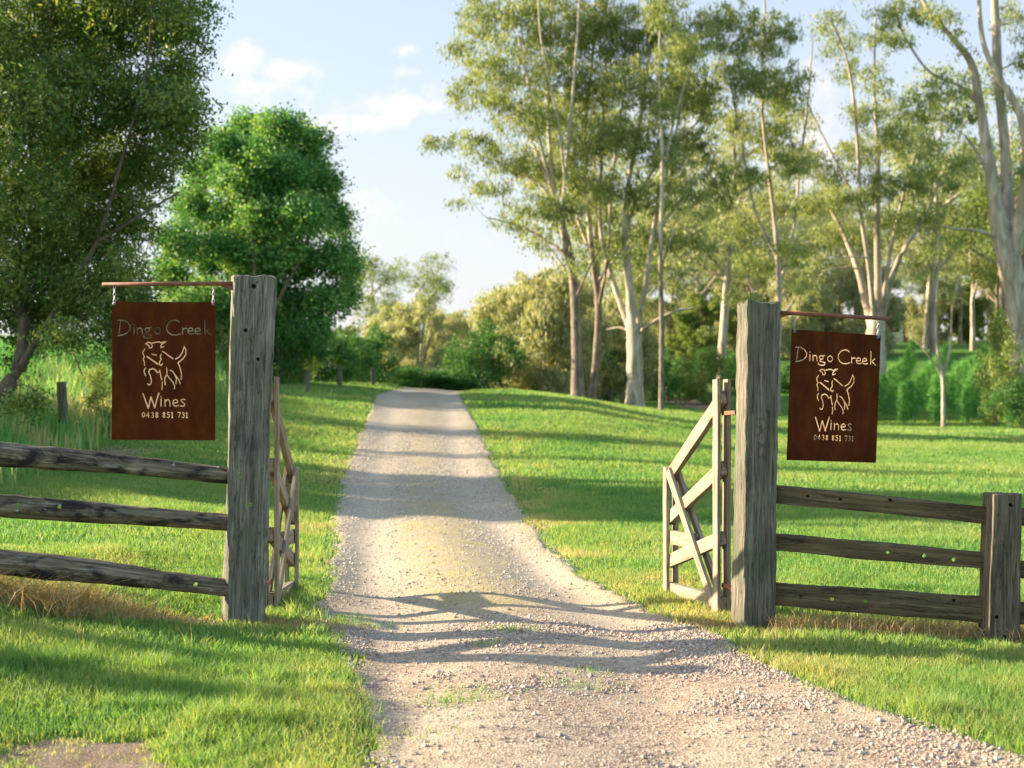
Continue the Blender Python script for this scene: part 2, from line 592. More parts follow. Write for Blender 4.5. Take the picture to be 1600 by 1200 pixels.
hh = mixc_(t, .5, vo.outputs['Distance'], n2)
t.links.new(bump(t, hh, .6, .012), b.inputs['Normal'])
M_road = m
m, t, b, o = mat('loose stones')
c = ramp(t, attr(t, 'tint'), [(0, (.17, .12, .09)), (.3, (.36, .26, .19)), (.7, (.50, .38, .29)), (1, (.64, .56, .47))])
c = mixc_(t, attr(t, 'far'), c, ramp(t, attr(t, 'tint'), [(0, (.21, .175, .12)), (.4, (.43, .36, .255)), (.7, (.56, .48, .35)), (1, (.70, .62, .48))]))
t.links.new(c, b.inputs['Base Color'])
b.inputs['Roughness'].default_value = .9
M_stone = m


# ------------------------------------------------------------------ ground and road
def axis_pts(segs):
    out = []
    for a, b_, s in segs:
        out += list(np.arange(a, b_, s))
    return np.array(out)


def sheet(xs, ys, zf):
    X, Y = np.meshgrid(xs, ys)
    Z = zf(X, Y)
    V = np.stack([X, Y, Z], -1).reshape(-1, 3)
    nx, ny = len(xs), len(ys)
    i = np.arange(nx * ny).reshape(ny, nx)
    Fq = np.stack([i[:-1, :-1], i[:-1, 1:], i[1:, 1:], i[1:, :-1]], -1).reshape(-1, 4)
    return V, Fq


def bare_f(X, Y):
    x, y = X, Y
    # sandy patch lower left
    d1 = 1.25 - np.sqrt(((x + 1.68) / .48) ** 2 + ((y - 6.1) / .42) ** 2) + 1.1 * (vnoise(x, y, .22) - .5) + .8 * (vnoise(x, y, .09) - .5)
    # worn strip below the fences and beside the left post
    yl = 9.55 + .10 * (x + 1.9)
    d2 = (1 - np.abs(y - yl) / .30) * (x < -1.9) * .8
    d3 = (1 - np.sqrt(((x + 1.45) / .55) ** 2 + ((y - 9.6) / .28) ** 2)) * 1.0
    d4 = (1 - np.abs(y - (9.65 - .12 * (x - 1.6))) / .22) * (x > 1.2) * .75
    d5 = (1 - np.abs(y - 15 - .8 * (-6 - x)) / 1.3) * (x < -5.2) * (x > -12) * .0
    d6 = (1 - np.sqrt(((x - 8.9) / 1.0) ** 2 + ((y - 72) / 9) ** 2)) * 2
    d7 = (1 - np.sqrt(((x + 7.4 + .25 * (22 - y)) / .8) ** 2 + ((y - 22) / 6.5) ** 2)) * 1.0
    return np.clip(np.maximum.reduce([d1, d2, d3, d4, d5, d6, d7]), 0, 1)


xs = np.concatenate([[-2500, -1200, -600, -300], axis_pts([(-160, -60, 10), (-60, -16, 1.5), (-16, -6, .3), (-6, 5, .07), (5, 8, .12), (8, 24, .4), (24, 70, 2), (70, 200, 10)]), [300, 600, 1200, 2500]])
ys = np.concatenate([[-300, -60], axis_pts([(-20, 3, 1), (3, 11, .07), (11, 16, .12), (16, 34, .25), (34, 70, .6), (70, 170, 3), (170, 320, 12)]), [400, 600, 1000, 1800, 3000]])


def under(X, Y):
    r = smooth(-0.02, 0.3, road_in(X, Y)) * smooth(58, 55, Y)
    return ground(X, Y) - .06 * r


V, Fq = sheet(xs, ys, under)
go = mesh_np('ground', V, Fq, M_ground, {'bare': bare_f(V[:, 0], V[:, 1])}, True)
tag(go, kind='structure')

ry = axis_pts([(-4, 4, .25), (4, 13, .06), (13, 30, .15), (30, 58, .4)])
uu = np.concatenate([[-.06], np.linspace(0, 1, 60), [1.06]])
YY, UU = np.meshgrid(ry, uu, indexing='ij')
lx = road_l(YY) - .18
rx = road_r(YY) + .18
XX = lx + (rx - lx) * UU
inn = road_in(XX, YY)
ZZ = ground(XX, YY) + np.where(inn > -.02, .006, -.05 - np.clip(-inn, 0, .3))
ZZ[:, 0] -= .1
ZZ[:, -1] -= .1
V = np.stack([XX, YY, ZZ], -1).reshape(-1, 3)
ny, nx = XX.shape
i = np.arange(nx * ny).reshape(ny, nx)
Fq = np.stack([i[:-1, :-1], i[:-1, 1:], i[1:, 1:], i[1:, :-1]], -1).reshape(-1, 4)
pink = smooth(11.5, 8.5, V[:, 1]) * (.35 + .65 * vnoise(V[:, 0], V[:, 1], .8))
cx = (road_l(V[:, 1]) + road_r(V[:, 1])) / 2


def moss_f(X, Y):
    c = (road_l(Y) + road_r(Y)) / 2
    a = 1.7 * np.exp(-((X - c) / .40) ** 2) * smooth(9.8, 11, Y) * smooth(26, 18, Y)
    a2 = .7 * np.exp(-((X - c) / .3) ** 2) * smooth(20, 30, Y)
    e = .8 * smooth(.45, .0, road_r(Y) - X) * smooth(9, 12, Y) * smooth(40, 28, Y)
    return np.clip((a + a2 + e) * (vnoise(X, Y, .4) * 1.3 + .1), 0, 1)




def track_f(X, Y):
    c = (road_l(Y) + road_r(Y)) / 2
    u = np.abs(X - c)
    return .95 * np.exp(-((u - .78) / .30) ** 2) * smooth(8, 11, Y) * (.35 + .65 * vnoise(X, Y * .35, .5)) * (1 - .3 * smooth(25, 40, Y))


road = mesh_np('gravel_road', V, Fq, M_road, {'pink': pink, 'moss': moss_f(V[:, 0], V[:, 1]), 'track': track_f(V[:, 0], V[:, 1])}, True)
tag(road, kind='structure')

# ------------------------------------------------------------------ grass
def blades(X, Y, Z, H, W, tint, lean=.35, seg=2, leandir=None):
    n = len(X)
    a = rng.uniform(0, 2 * np.pi, n)
    wx, wy = np.cos(a) * W / 2, np.sin(a) * W / 2
    b_ = rng.uniform(0, 2 * np.pi, n) if leandir is None else leandir
    ln = H * lean * rng.uniform(.2, 1.6, n)
    lx, ly = np.cos(b_) * ln, np.sin(b_) * ln
    base = np.stack([X, Y, Z - .01], -1)
    wv = np.stack([wx, wy, np.zeros(n)], -1)
    tip = base + np.stack([lx, ly, H], -1)
    if seg == 2:
        mid = base + np.stack([lx * .35, ly * .35, H * .6], -1)
        V = np.stack([base - wv, base + wv, mid - wv * .75, mid + wv * .75, tip], 1).reshape(-1, 3)
        k = np.arange(n)[:, None] * 5
        Ft = np.concatenate([k + np.array([[0, 1, 3]]), k + np.array([[0, 3, 2]]), k + np.array([[2, 3, 4]])])
        return V, Ft, np.repeat(tint, 5)
    V = np.stack([base - wv, base + wv, tip], 1).reshape(-1, 3)
    k = np.arange(n)[:, None] * 3
    return V, k + np.array([[0, 1, 2]]), np.repeat(tint, 3)


def scatter(n, y0, y1, extra=1.5, xlim=None):
    """uniform over the ground area the lens can see between y0 and y1, with margins"""
    Y = np.sqrt(rng.uniform(y0 * y0, y1 * y1, n))
    hw = .36 * Y + extra
    X = rng.uniform(-1, 1, n) * hw
    return X, Y


def lawn_density(X, Y):
    d = 1 - .97 * smooth(.1, 1.1, bare_f(X, Y) + (vnoise(X, Y, .12) - .5) * 1.0)
    inn = road_in(X, Y)
    d = d * smooth(.10, -.18, inn)
    bank = smooth(-6.6, -8.2, X + .06 * (Y - 20)) * smooth(14, 18, Y)
    return np.clip(d * (1 - bank), 0, 1), bank


parts = []
for (n, y0, y1, hw, ww, seg) in ((250000, 4.3, 8.5, (.035, .075), .0055, 2), (190000, 8.5, 13, (.04, .07), .008, 2), (200000, 13, 22, (.045, .075), .013, 1),
                                 (200000, 22, 40, (.06, .09), .026, 1), (120000, 40, 62, (.07, .12), .05, 1)):
    X, Y = scatter(n, y0, y1)
    d, bank = lawn_density(X, Y)
    keep = rng.random(n) < d
    X, Y = X[keep], Y[keep]
    tall = vnoise(X, Y, .7)
    H = rng.uniform(hw[0], hw[1], len(X)) * (.65 + .8 * tall ** 1.5)
    rightfront = (X > 1) & (Y < 9)
    leftfront = (X < 0) & (Y < 9)
    H = np.where(leftfront, H * 1.15, H)
    cl_ = vnoise(X, Y, .22)
    H = H * (1 - .5 * smooth(.1, .6, bare_f(X, Y)))
    H = np.where((cl_ > .8) & (Y < 12), H * 1.6, H)
    ti = .27 + .38 * vnoise(X, Y, 1.7) + .25 * (vnoise(X, Y, .3) - .5) + rng.normal(0, .13, len(X))
    verge = smooth(-1.5, -.1, road_in(X, Y)) * (X > 0) * smooth(9, 12, Y) * smooth(42, 28, Y) * smooth(.35, .6, vnoise(X, Y, .9))
    ti = ti + .36 * verge + .14 * smooth(-.9, -.1, road_in(X, Y)) * smooth(60, 20, Y) + np.where(rightfront, .04, 0) + .25 * smooth(.1, .5, bare_f(X, Y))
    W = ww * rng.uniform(.6, 1.3, len(X))
    parts.append(blades(X, Y, ground(X, Y), H, W, np.clip(ti, 0, 1), .5, seg))


def join(parts):
    off = 0
    Vs, Fs, Ts = [], [], []
    for V, Ft, T in parts:
        Vs.append(V)
        Fs.append(Ft + off)
        Ts.append(T)
        off += len(V)
    return np.concatenate(Vs), np.concatenate(Fs), np.concatenate(Ts)


# little tufts growing in the gravel
for (px, py, r, n) in ((797, 990, .09, 160), (522, 972, .20, 700), (760, 1012, .07, 90), (720, 1092, .16, 160), (905, 1072, .12, 90), (700, 1100, .1, 90), (925, 1050, .08, 60),
                       (1085, 945, .10, 300), (1060, 930, .12, 300), (640, 1150, .1, 50)):
    x0, y0 = solve_ground(px, py)
    X = rng.normal(x0, r, n)
    Y = rng.normal(y0, r * .8, n)
    parts.append(blades(X, Y, ground(X, Y) + .004, rng.uniform(.02, .06, n), np.full(n, .006), np.clip(rng.normal(.45, .15, n), 0, 1), .6, 2))
# sparse growth along the crown of the road
X, Y = scatter(110000, 9.8, 26, 0)
k = rng.random(len(X)) < moss_f(X, Y) * .9 * (vnoise(X, Y, .25) > .45) * (np.minimum(X - road_l(Y), road_r(Y) - X) > -.1)
X, Y = X[k], Y[k]
parts.append(blades(X, Y, ground(X, Y) + .004, rng.uniform(.015, .045, len(X)), np.full(len(X), .011), np.clip(rng.normal(.8, .15, len(X)), 0, 1), .6, 1))
V, Ft, T = join(parts)
lawn = mesh_np('grass', V, Ft, M_grass, {'tint': T})
tag(lawn, 'short green lawn on both sides of the gravel drive', 'grass', kind='stuff')

# tall grass on the left bank
n = 120000
Y = rng.uniform(15, 58, n)
X = rng.uniform(-1, 0, n) * (.36 * Y + 3)
bank = smooth(-6.5, -8.3, X + .055 * (Y - 20)) * smooth(15, 19, Y)
k = rng.random(n) < bank
X, Y = X[k], Y[k]
front = smooth(-8.5, -7.2, X + .055 * (Y - 20))
H = rng.uniform(.5, 1.2, len(X)) * (.55 + .6 * vnoise(X, Y, 1.5)) * (1 - .3 * front)
ti = np.clip(.05 + .95 * vnoise(X, Y, 1.1) + rng.normal(0, .16, len(X)) + .25 * front - .15 * smooth(25, 35, Y), 0, 1)
V, Ft, T = blades(X, Y, ground(X, Y), H, rng.uniform(.015, .035, len(X)), ti, .22, 2)
tg = mesh_np('tall_grass', V, Ft, M_tall, {'tint': T})
tag(tg, 'tall seeding grass on the bank behind the left fence', 'long grass', kind='stuff')

# dry grass under the fences
parts = []
n = 7000
X = rng.uniform(-5.2, -2.05, n)
Y = 9.45 + .10 * (X + 1.9) + rng.normal(0, .16, n)
k = rng.random(n) < smooth(-2.0, -3.0, X) * .9 + .12
X, Y = X[k], Y[k]
parts.append(blades(X, Y, ground(X, Y), rng.uniform(.05, .20, len(X)) * (.5 + .8 * smooth(-2.2, -2.9, X)), rng.uniform(.004, .008, len(X)), np.clip(rng.normal(.55, .28, len(X)), 0, 1), 1.5, 2))
n = 5200
X = rng.uniform(1.75, 4.6, n)
Y = 9.62 - .11 * (X - 1.6) + rng.normal(0, .10, n)
parts.append(blades(X, Y, ground(X, Y), rng.uniform(.05, .14, n), rng.uniform(.004, .007, n), np.clip(rng.normal(.55, .2, n), 0, 1), .7, 2))
n = 900
X = np.concatenate([rng.normal(1.45, .12, n), rng.normal(-1.5, .25, n)])
Y = np.concatenate([rng.normal(9.75, .12, n), rng.normal(9.65, .10, n)])
parts.append(blades(X, Y, ground(X, Y), rng.uniform(.02, .06, 2 * n), rng.uniform(.004, .008, 2 * n), np.clip(rng.normal(.5, .2, 2 * n), 0, 1), .9, 2))
# single seed stalks in the near left grass and by the right posts
n = 80
X = np.concatenate([rng.uniform(-3.2, -1.0, 45), rng.uniform(1.6, 4.0, 35)])
Y = np.concatenate([rng.uniform(7.4, 9.4, 45), rng.uniform(8.7, 9.5, 35)])
parts.append(blades(X, Y, ground(X, Y), rng.uniform(.07, .22, n), rng.uniform(.0025, .0045, n), rng.uniform(.6, 1, n), .3, 2))
V, Ft, T = join(parts)
dg = mesh_np('dry_grass', V, Ft, M_dry, {'tint': T})
tag(dg, 'dry straw coloured grass under the fence rails', 'dry grass', kind='stuff')

# loose stones
n = 150000
Y = np.concatenate([rng.uniform(4.4, 9.9, int(n * .55)), rng.uniform(9.9, 34, n - int(n * .55))])
X = rng.uniform(0, 1, n) * (road_r(Y) - road_l(Y)) + road_l(Y)
patch = vnoise(X, Y, .6) * .6 + vnoise(X, Y, .2) * .4
k = (np.abs(X) < .36 * Y + .8) & (road_in(X, Y) > -.12) & (rng.random(n) < .10 + .9 * smooth(.42, .62, patch) * smooth(14, 9, Y) + .5 * smooth(9, 13, Y) * (1 - smooth(.2, .45, moss_f(X, Y))) * (1 - .75 * smooth(.2, .5, track_f(X, Y))))
X, Y = X[k], Y[k]
n = len(X)
R = rng.lognormal(math.log(.0040), .50, n)
R = np.clip(R * (1 + .042 * Y), .002, .018)
oct_ = np.array([[1, 0, 0], [0, 1, 0], [-1, 0, 0], [0, -1, 0], [0, 0, .75], [0, 0, -.6]])
ofc = np.array([[0, 1, 4], [1, 2, 4], [2, 3, 4], [3, 0, 4], [1, 0, 5], [2, 1, 5], [3, 2, 5], [0, 3, 5]])
V = oct_[None] * R[:, None, None] * rng.uniform(.6, 1.35, (n, 6, 1))
a = rng.uniform(0, 6.28, n)
ca, sa = np.cos(a)[:, None], np.sin(a)[:, None]
V = np.stack([V[..., 0] * ca - V[..., 1] * sa, V[..., 0] * sa + V[..., 1] * ca, V[..., 2]], -1)
V += np.stack([X, Y, ground(X, Y) + .006 + R * .25], -1)[:, None]
Ft = (np.arange(n)[:, None, None] * 6 + ofc[None]).reshape(-1, 3)
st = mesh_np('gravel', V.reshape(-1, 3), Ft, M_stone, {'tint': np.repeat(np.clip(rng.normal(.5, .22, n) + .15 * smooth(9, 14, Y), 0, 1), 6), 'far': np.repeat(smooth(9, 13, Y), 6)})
tag(st, 'loose pinkish gravel scattered over the drive', 'gravel', kind='stuff')


# ------------------------------------------------------------------ timber
def fract(V, amp, freq, seed):
    r = np.random.default_rng(seed)
    out = np.zeros_like(V)
    for k in range(10):
        d = r.normal(size=3) * freq
        a_ = r.normal(size=3)
        out += np.sin(V @ d + r.uniform(0, 6.28))[:, None] * a_[None] / 6
    return V + out * amp


def beam(name, p0, p1, w0, h0, w1, h1, material, parent, seed=0, rough=.006, rnd=.18, n=40, roll=0.0, up=None, ends=.01, lump=0.0, holes=(), inv=None):
    """a timber from p0 to p1; w = across, h = along 'up'. Object axis x runs along the timber when mostly level, z when upright."""
    p0 = np.array(p0, float)
    p1 = np.array(p1, float)
    ax = p1 - p0
    Ln = np.linalg.norm(ax)
    ax = ax / Ln
    upright = abs(ax[2]) > .75
    if up is None:
        up = np.array([0, 1, 0]) if upright else np.array([0, 0, 1])
    up = np.array(up, float)
    up = up - ax * up.dot(ax)
    up /= np.linalg.norm(up)
    sd = np.cross(up, ax)
    # cross-section: rounded rectangle / circle
    K = 24
    th = np.arange(K) / K * 2 * np.pi + 2 * np.pi / K / 2
    e = 2 / max(rnd, .02) if rnd < 1 else 2
    e = {True: 2.0}.get(rnd >= 1, 2 + 14 * (1 - rnd) ** 2)
    cs = np.sign(np.cos(th)) * np.abs(np.cos(th)) ** (2 / e)
    sn = np.sign(np.sin(th)) * np.abs(np.sin(th)) ** (2 / e)
    if rnd < .5:                                   # squared timber with a small worn arris
        e_ = np.array([-.95, -.55, -.18, .18, .55, .95])
        o1 = np.ones(6)
        cs = np.concatenate([o1, -e_, -o1, e_])
        sn = np.concatenate([e_, o1, -e_, -o1])
    ts = np.linspace(0, 1, n)
    r = np.random.default_rng(seed)
    rings = []
    lp_ = r.uniform(0, 6.28, 8)
    for ti_ in ts:
        W = (w0 + (w1 - w0) * ti_) / 2
        Hh = (h0 + (h1 - h0) * ti_) / 2
        if lump:
            f_ = 1 + lump * (math.sin(ti_ * 9 + lp_[0]) * .5 + math.sin(ti_ * 23 + lp_[1]) * .3 + math.sin(ti_ * 41 + lp_[2]) * .2)
            W *= f_
            Hh *= f_
        bow = lump * .05 * math.sin(ti_ * 4 + lp_[3])
        rings.append(np.stack([cs * W, sn * Hh + bow, np.full(K, ti_ * Ln)], -1))
    V = np.concatenate(rings)                     # local: (side, up, along)
    loc = V.copy()
    # surface roughness from smooth noise with long grain
    q = loc * np.array([1, 1, .12])
    nn = fract(q, 1.0, 34, seed + 1) - q
    loc[:, :2] += nn[:, :2] * rough
    q2 = loc * np.array([1, 1, .5])
    nn2 = fract(q2, 1.0, 90, seed + 2) - q2
    loc[:, :2] += nn2[:, :2] * rough * .35
    # worn ends
    nE = len(loc)
    endn = (fract(loc * np.array([1, 1, 0]), 1.0, 60, seed + 3) - loc * np.array([1, 1, 0]))[:, 2]
    loc[:K, 2] += endn[:K] * ends
    loc[-K:, 2] += endn[-K:] * ends
    # caps: inset ring + centre
    c0 = np.vstack([loc[:K] * np.array([.9, .9, 1]) + [0, 0, -.004], [[0, 0, loc[:K, 2].mean() - .005]]])
    c1 = np.vstack([loc[-K:] * np.array([.9, .9, 1]) + [0, 0, .004], [[0, 0, loc[-K:, 2].mean() + .003]]])
    base = len(loc)
    loc = np.vstack([loc, c0, c1])
    quads = []
    for k in range(n - 1):
        for j in range(K):
            a_, b_ = k * K + j, k * K + (j + 1) % K
            quads.append((a_, b_, b_ + K, a_ + K))
    tris = []
    for j in range(K):
        j2 = (j + 1) % K
        quads.append((j2, j, base + j, base + j2))
        tris.append((base + j2, base + j, base + K))
        u0 = (n - 1) * K
        b2 = base + K + 1
        quads.append((u0 + j, u0 + j2, b2 + j2, b2 + j))
        tris.append((b2 + j, b2 + j2, b2 + K))
    # to object space
    if upright:
        ob = np.stack([loc[:, 0], loc[:, 1], loc[:, 2]], -1)
        Mx = np.stack([sd, up, ax], 1)
    else:
        ob = np.stack([loc[:, 2], -loc[:, 0], loc[:, 1]], -1)
        Mx = np.stack([ax, -sd, up], 1)
    quads = np.array(quads)
    tris = np.array(tris)
    mw = Matrix(((*Mx[0], p0[0]), (*Mx[1], p0[1]), (*Mx[2], p0[2]), (0, 0, 0, 1)))
    o_ = mesh_np(name, ob, [quads, tris], material, None, True)
    o_.data.update()
    try:
        o_.data.set_sharp_from_angle(angle=math.radians(38))
    except Exception:
        pass
    if holes:
        drill(o_, mw, holes)
    if parent is not None:
        o_.parent = parent
        inv_ = Matrix.Translation(parent.location) @ parent.rotation_euler.to_matrix().to_4x4()
        o_.matrix_local = inv_.inverted() @ mw
    else:
        o_.matrix_world = mw
    return o_


def drill(o_, mw, holes):
    """holes: list of (world point, world direction, radius, depth); real holes cut by boolean"""
    Vs, Fs = [], []
    off = 0
    im = mw.inverted()
    for (p, d, r, dep) in holes:
        p = np.array(p)
        d = np.array(d, float)
        d /= np.linalg.norm(d)
        a_ = np.cross(d, [0.1, .2, 1.0])
        a_ /= np.linalg.norm(a_)
        b_ = np.cross(d, a_)
        k = 12
        th = np.arange(k) / k * 2 * np.pi
        circ = np.cos(th)[:, None] * a_ + np.sin(th)[:, None] * b_
        ra = np.random.default_rng(int(abs(p[0] * 1000))).uniform(.8, 1.2, (k, 1))
        v0 = p - d * .06 + circ * r * ra
        v1 = p + d * dep + circ * r * ra
        vv = np.vstack([v0, v1])
        vv = np.array([im @ Vector(q) for q in vv])
        Vs.append(vv)
        for j in range(k):
            j2 = (j + 1) % k
            Fs.append([off + j, off + j2, off + k + j2, off + k + j][::-1])
        Fs.append(list(range(off, off + k)))
        Fs.append(list(range(off + k, off + 2 * k))[::-1])
        off += 2 * k
    me = bpy.data.meshes.new('cutter')
    me.from_pydata([tuple(q) for q in np.concatenate(Vs)], [], Fs)
    me.update()
    import bmesh as bm_
    bb = bm_.new()
    bb.from_mesh(me)
    bm_.ops.recalc_face_normals(bb, faces=bb.faces)
    bb.to_mesh(me)
    bb.free()
    c_ = bpy.data.objects.new('cutter', me)
    col.objects.link(c_)
    md = o_.modifiers.new('b', 'BOOLEAN')
    md.operation = 'DIFFERENCE'
    md.solver = 'EXACT'
    md.object = c_
    dg_ = bpy.context.evaluated_depsgraph_get()
    ev = o_.evaluated_get(dg_)
    nm = bpy.data.meshes.new_from_object(ev)
    if len(nm.vertices) > len(o_.data.vertices) * .7:
        old = o_.data
        o_.modifiers.clear()
        nm.name = old.name
        o_.data = nm
    else:
        o_.modifiers.clear()
    bpy.data.objects.remove(c_)


FWD = (0, 1, 0)


def hole(px, py, D, r=.014, dep=.6, d=None):
    p = P(px, py, D)
    if d is None:
        d = (p[0], p[1], p[2] - EYE)
    return (p, d, r, dep)


# main left post, turned so that its left face just shows
PLr = math.radians(16)
DL = 9.7
base = P(379, 980, DL)
base[2] = gz(base[0], base[1]) - .25
top = P(396, 433, DL)
plf = empty('gate_post', (P(379, 980, DL)[0], DL, gz(P(379, 980, DL)[0], DL)), 0)
lup = (math.sin(-PLr) * -1 * -1, math.cos(PLr), 0)      # direction of the back face
lup = (-math.sin(PLr), math.cos(PLr), 0)
# clear holes and shallow knots
hl = [hole(375, 745, DL - .16, .015, .5), hole(391, 788, DL - .16, .015, .5), hole(384, 516, DL - .16, .013, .09),
      hole(403, 561, DL - .16, .013, .09), hole(397, 447, DL - .16, .017, .10), hole(403, 458, DL - .17, .020, .05), (P(399, 440, DL - .18), (0, 1, 0), .010, .08)]
beam('timber', base, top, .262, .25, .272, .25, M_post_l, plf, 11, .015, .25, 90, up=lup, ends=.03, holes=hl)
tag(plf, 'silvery weathered timber gate post left of the drive carrying the left sign', 'gate post')

# main right post
DR = 9.75
base = P(1177, 980, DR)
bz = gz(base[0], base[1])
base[2] = bz - .25
top = P(1184, 474, DR)
prt = empty('gate_post', (base[0], DR, bz), 0)
PRr = math.radians(9)
hl = [hole(1186, 484, DR - .14, .017, .10), hole(1192, 553, DR - .14, .013, .09), hole(1174, 595, DR - .14, .015, .09), hole(1187, 769, DR - .14, .015, .10),
      hole(1171, 811, DR - .14, .017, .09), (P(1184, 478, DR - .16), (0, 1, 0), .010, .12)]
beam('timber', base, top, .232, .25, .225, .24, M_post_r, prt, 23, .013, .25, 90, up=(-math.sin(PRr), math.cos(PRr), 0), ends=.03, holes=hl)
tag(prt, 'dark weathered timber gate post right of the drive with a bright left face', 'gate post')


def strokes_part(name, lines, wdt, org, ux, uz, nrm, lift, thick, material, parent):
    """thin raised or carved looking ribbons, one closed prism per segment"""
    Vs, Fs = [], []
    off = 0
    for ln in lines:
        for (a_, b_) in zip(ln[:-1], ln[1:]):
            a_ = np.array(a_, float)
            b_ = np.array(b_, float)
            d = b_ - a_
            d = d / (np.linalg.norm(d) + 1e-9)
            nn = np.array([-d[1], d[0]]) * wdt / 2
            cs = [a_ - nn, b_ - nn, b_ + nn, a_ + nn]
            for l_ in (lift, lift + thick):
                for c_ in cs:
                    Vs.append(org + ux * c_[0] + uz * c_[1] + nrm * l_)
            Fs += [[off, off + 1, off + 2, off + 3], [off + 4, off + 7, off + 6, off + 5]] + [[off + j, off + 4 + j, off + 4 + (j + 1) % 4, off + (j + 1) % 4] for j in range(4)]
            off += 8
    o_ = mesh_np(name, np.array(Vs), np.array(Fs), material)
    if parent:
        o_.parent = parent
        o_.matrix_parent_inverse = (Matrix.Translation(parent.location) @ parent.rotation_euler.to_matrix().to_4x4()).inverted()
    return o_


m, t, b, o = mat('dark carved groove')
b.inputs['Base Color'].default_value = (.085, .08, .06, 1)
b.inputs['Roughness'].default_value = 1
M_groove = m
# second right post
D2 = 9.35
b2 = P(1559, 1006, D2)
bz2 = gz(b2[0], b2[1])
b2[2] = bz2 - .25
p2 = empty('fence_post', (b2[0], D2, bz2))
hl = [hole(1579, 789, D2 - .12, .013, .09), hole(1557, 964, D2 - .12, .013, .09), hole(1571, 995, D2 - .12, .013, .09)]
beam('timber', b2, P(1566, 771, D2), .205, .19, .195, .18, M_post_s, p2, 31, .008, .25, 50, up=(-math.sin(.06), math.cos(.06), 0), ends=.02, holes=hl)
tag(p2, 'short square timber fence post at the right edge of the photo', 'fence post')

# left log rails
hl1 = [hole(224, 734, 9.25, .010, .05), hole(297, 733, 9.4, .012, .05)]
hl2 = [hole(28, 788, 9.25, .012, .4), hole(93, 792, 9.25, .012, .4)]
hl3 = [hole(164, 898, 9.2, .014, .06), hole(306, 913, 9.4, .014, .4), hole(222, 887, 9.2, .011, .05)]
RAILL = ((-70, 702, 355, 744, .172, .112, hl1, 'topmost', 1), (-70, 783, 353, 818, .150, .115, hl2, 'middle', 2), (-70, 868, 350, 920, .178, .125, hl3, 'lowest', 3))
for (x0, y0, x1, y1, h0, h1, hh, nm, sd_) in RAILL:
    a_ = P(x0, y0, 9.32)
    b_ = P(x1 + 12, y1, 9.63)
    ro = beam('log_rail', a_, b_, h0, h0, h1, h1, M_log, None, 40 + sd_, .010, 1.0, 70, ends=.01, lump=.07, holes=hh)
    tag(ro, {'topmost': 'thick log rail with black bark patches, top one of the left fence', 'middle': 'log rail with two clear bolt holes, middle one of the left fence',
             'lowest': 'log rail just above the dry grass, bottom one of the left fence'}[nm], 'fence rail', 'log rails of the left fence')
# left out-of-frame post that carries the rails
bx, by = P(-75, 0, 9.30)[:2]
lp2 = empty('fence_post', (bx, by, gz(bx, by)))
beam('timber', (bx, by, gz(bx, by) - .2), (bx, by, P(0, 640, 9.3)[2]), .2, .2, .2, .2, M_post_s, lp2, 77, .008, .3, 40)
tag(lp2, 'short timber fence post just beyond the left edge holding the log rails', 'fence post')

# right split rails
hr1 = [hole(1262, 775, 9.62, .011, .06), hole(1313, 780, 9.6, .011, .06), hole(1391, 781, 9.52, .012, .05)]
hr2 = [hole(1387, 863, 9.5, .010, .4), hole(1444, 868, 9.45, .012, .4), hole(1490, 874, 9.4, .012, .4)]
hr3 = [hole(1251, 932, 9.6, .013, .08), hole(1300, 936, 9.6, .012, .4), hole(1352, 939, 9.55, .012, .4), hole(1490, 938, 9.4, .012, .05)]
RAILR = ((1200, 770, 1545, 806, .118, .112, hr1, 1), (1200, 846, 1545, 876, .118, .110, hr2, 2), (1200, 926, 1545, 953, .150, .170, hr3, 3))
nmR = ('rough sawn rail with a dark shrinkage crack, top one between the right posts', 'rough sawn rail with three bright bolt holes, middle one between the right posts',
       'deep sawn rail with pale lichen flecks, bottom one between the right posts')
for (x0, y0, x1, y1, h0, h1, hh, k) in RAILR:
    ro = beam('sawn_rail', P(x0, y0, 9.75), P(x1, y1, 9.40), .075, h0, .075, h1, M_rail, None, 60 + k, .007, .35, 60, ends=.01, lump=.035, holes=hh)
    tag(ro, nmR[k - 1], 'fence rail', 'sawn rails of the right fence')
nmE = ('top', 'middle', 'bottom')
for k, (y0, h_) in enumerate(((808, .11), (890, .11), (958, .14))):
    ro = beam('sawn_rail', P(1590, y0, 9.33), P(1980, y0 + 20, 9.0), .075, h_, .075, h_, M_rail, None, 90 + k, .007, .35, 40, lump=.03)
    tag(ro, nmE[k] + ' rail end showing right of the short fence post at the photo edge', 'fence rail', 'sawn rails of the right fence')
bx, by = P(1985, 0, 9.0)[:2]
lp3 = empty('fence_post', (bx, by, gz(bx, by)))
beam('timber', (bx, by, gz(bx, by) - .2), (bx, by, 1.0), .2, .2, .2, .2, M_post_s, lp3, 78, .008, .3, 40)
tag(lp3, 'short timber fence post beyond the right edge of the photo', 'fence post')


# carved marks on the posts
def face_pt(px, py, D):
    return P(px, py, D)


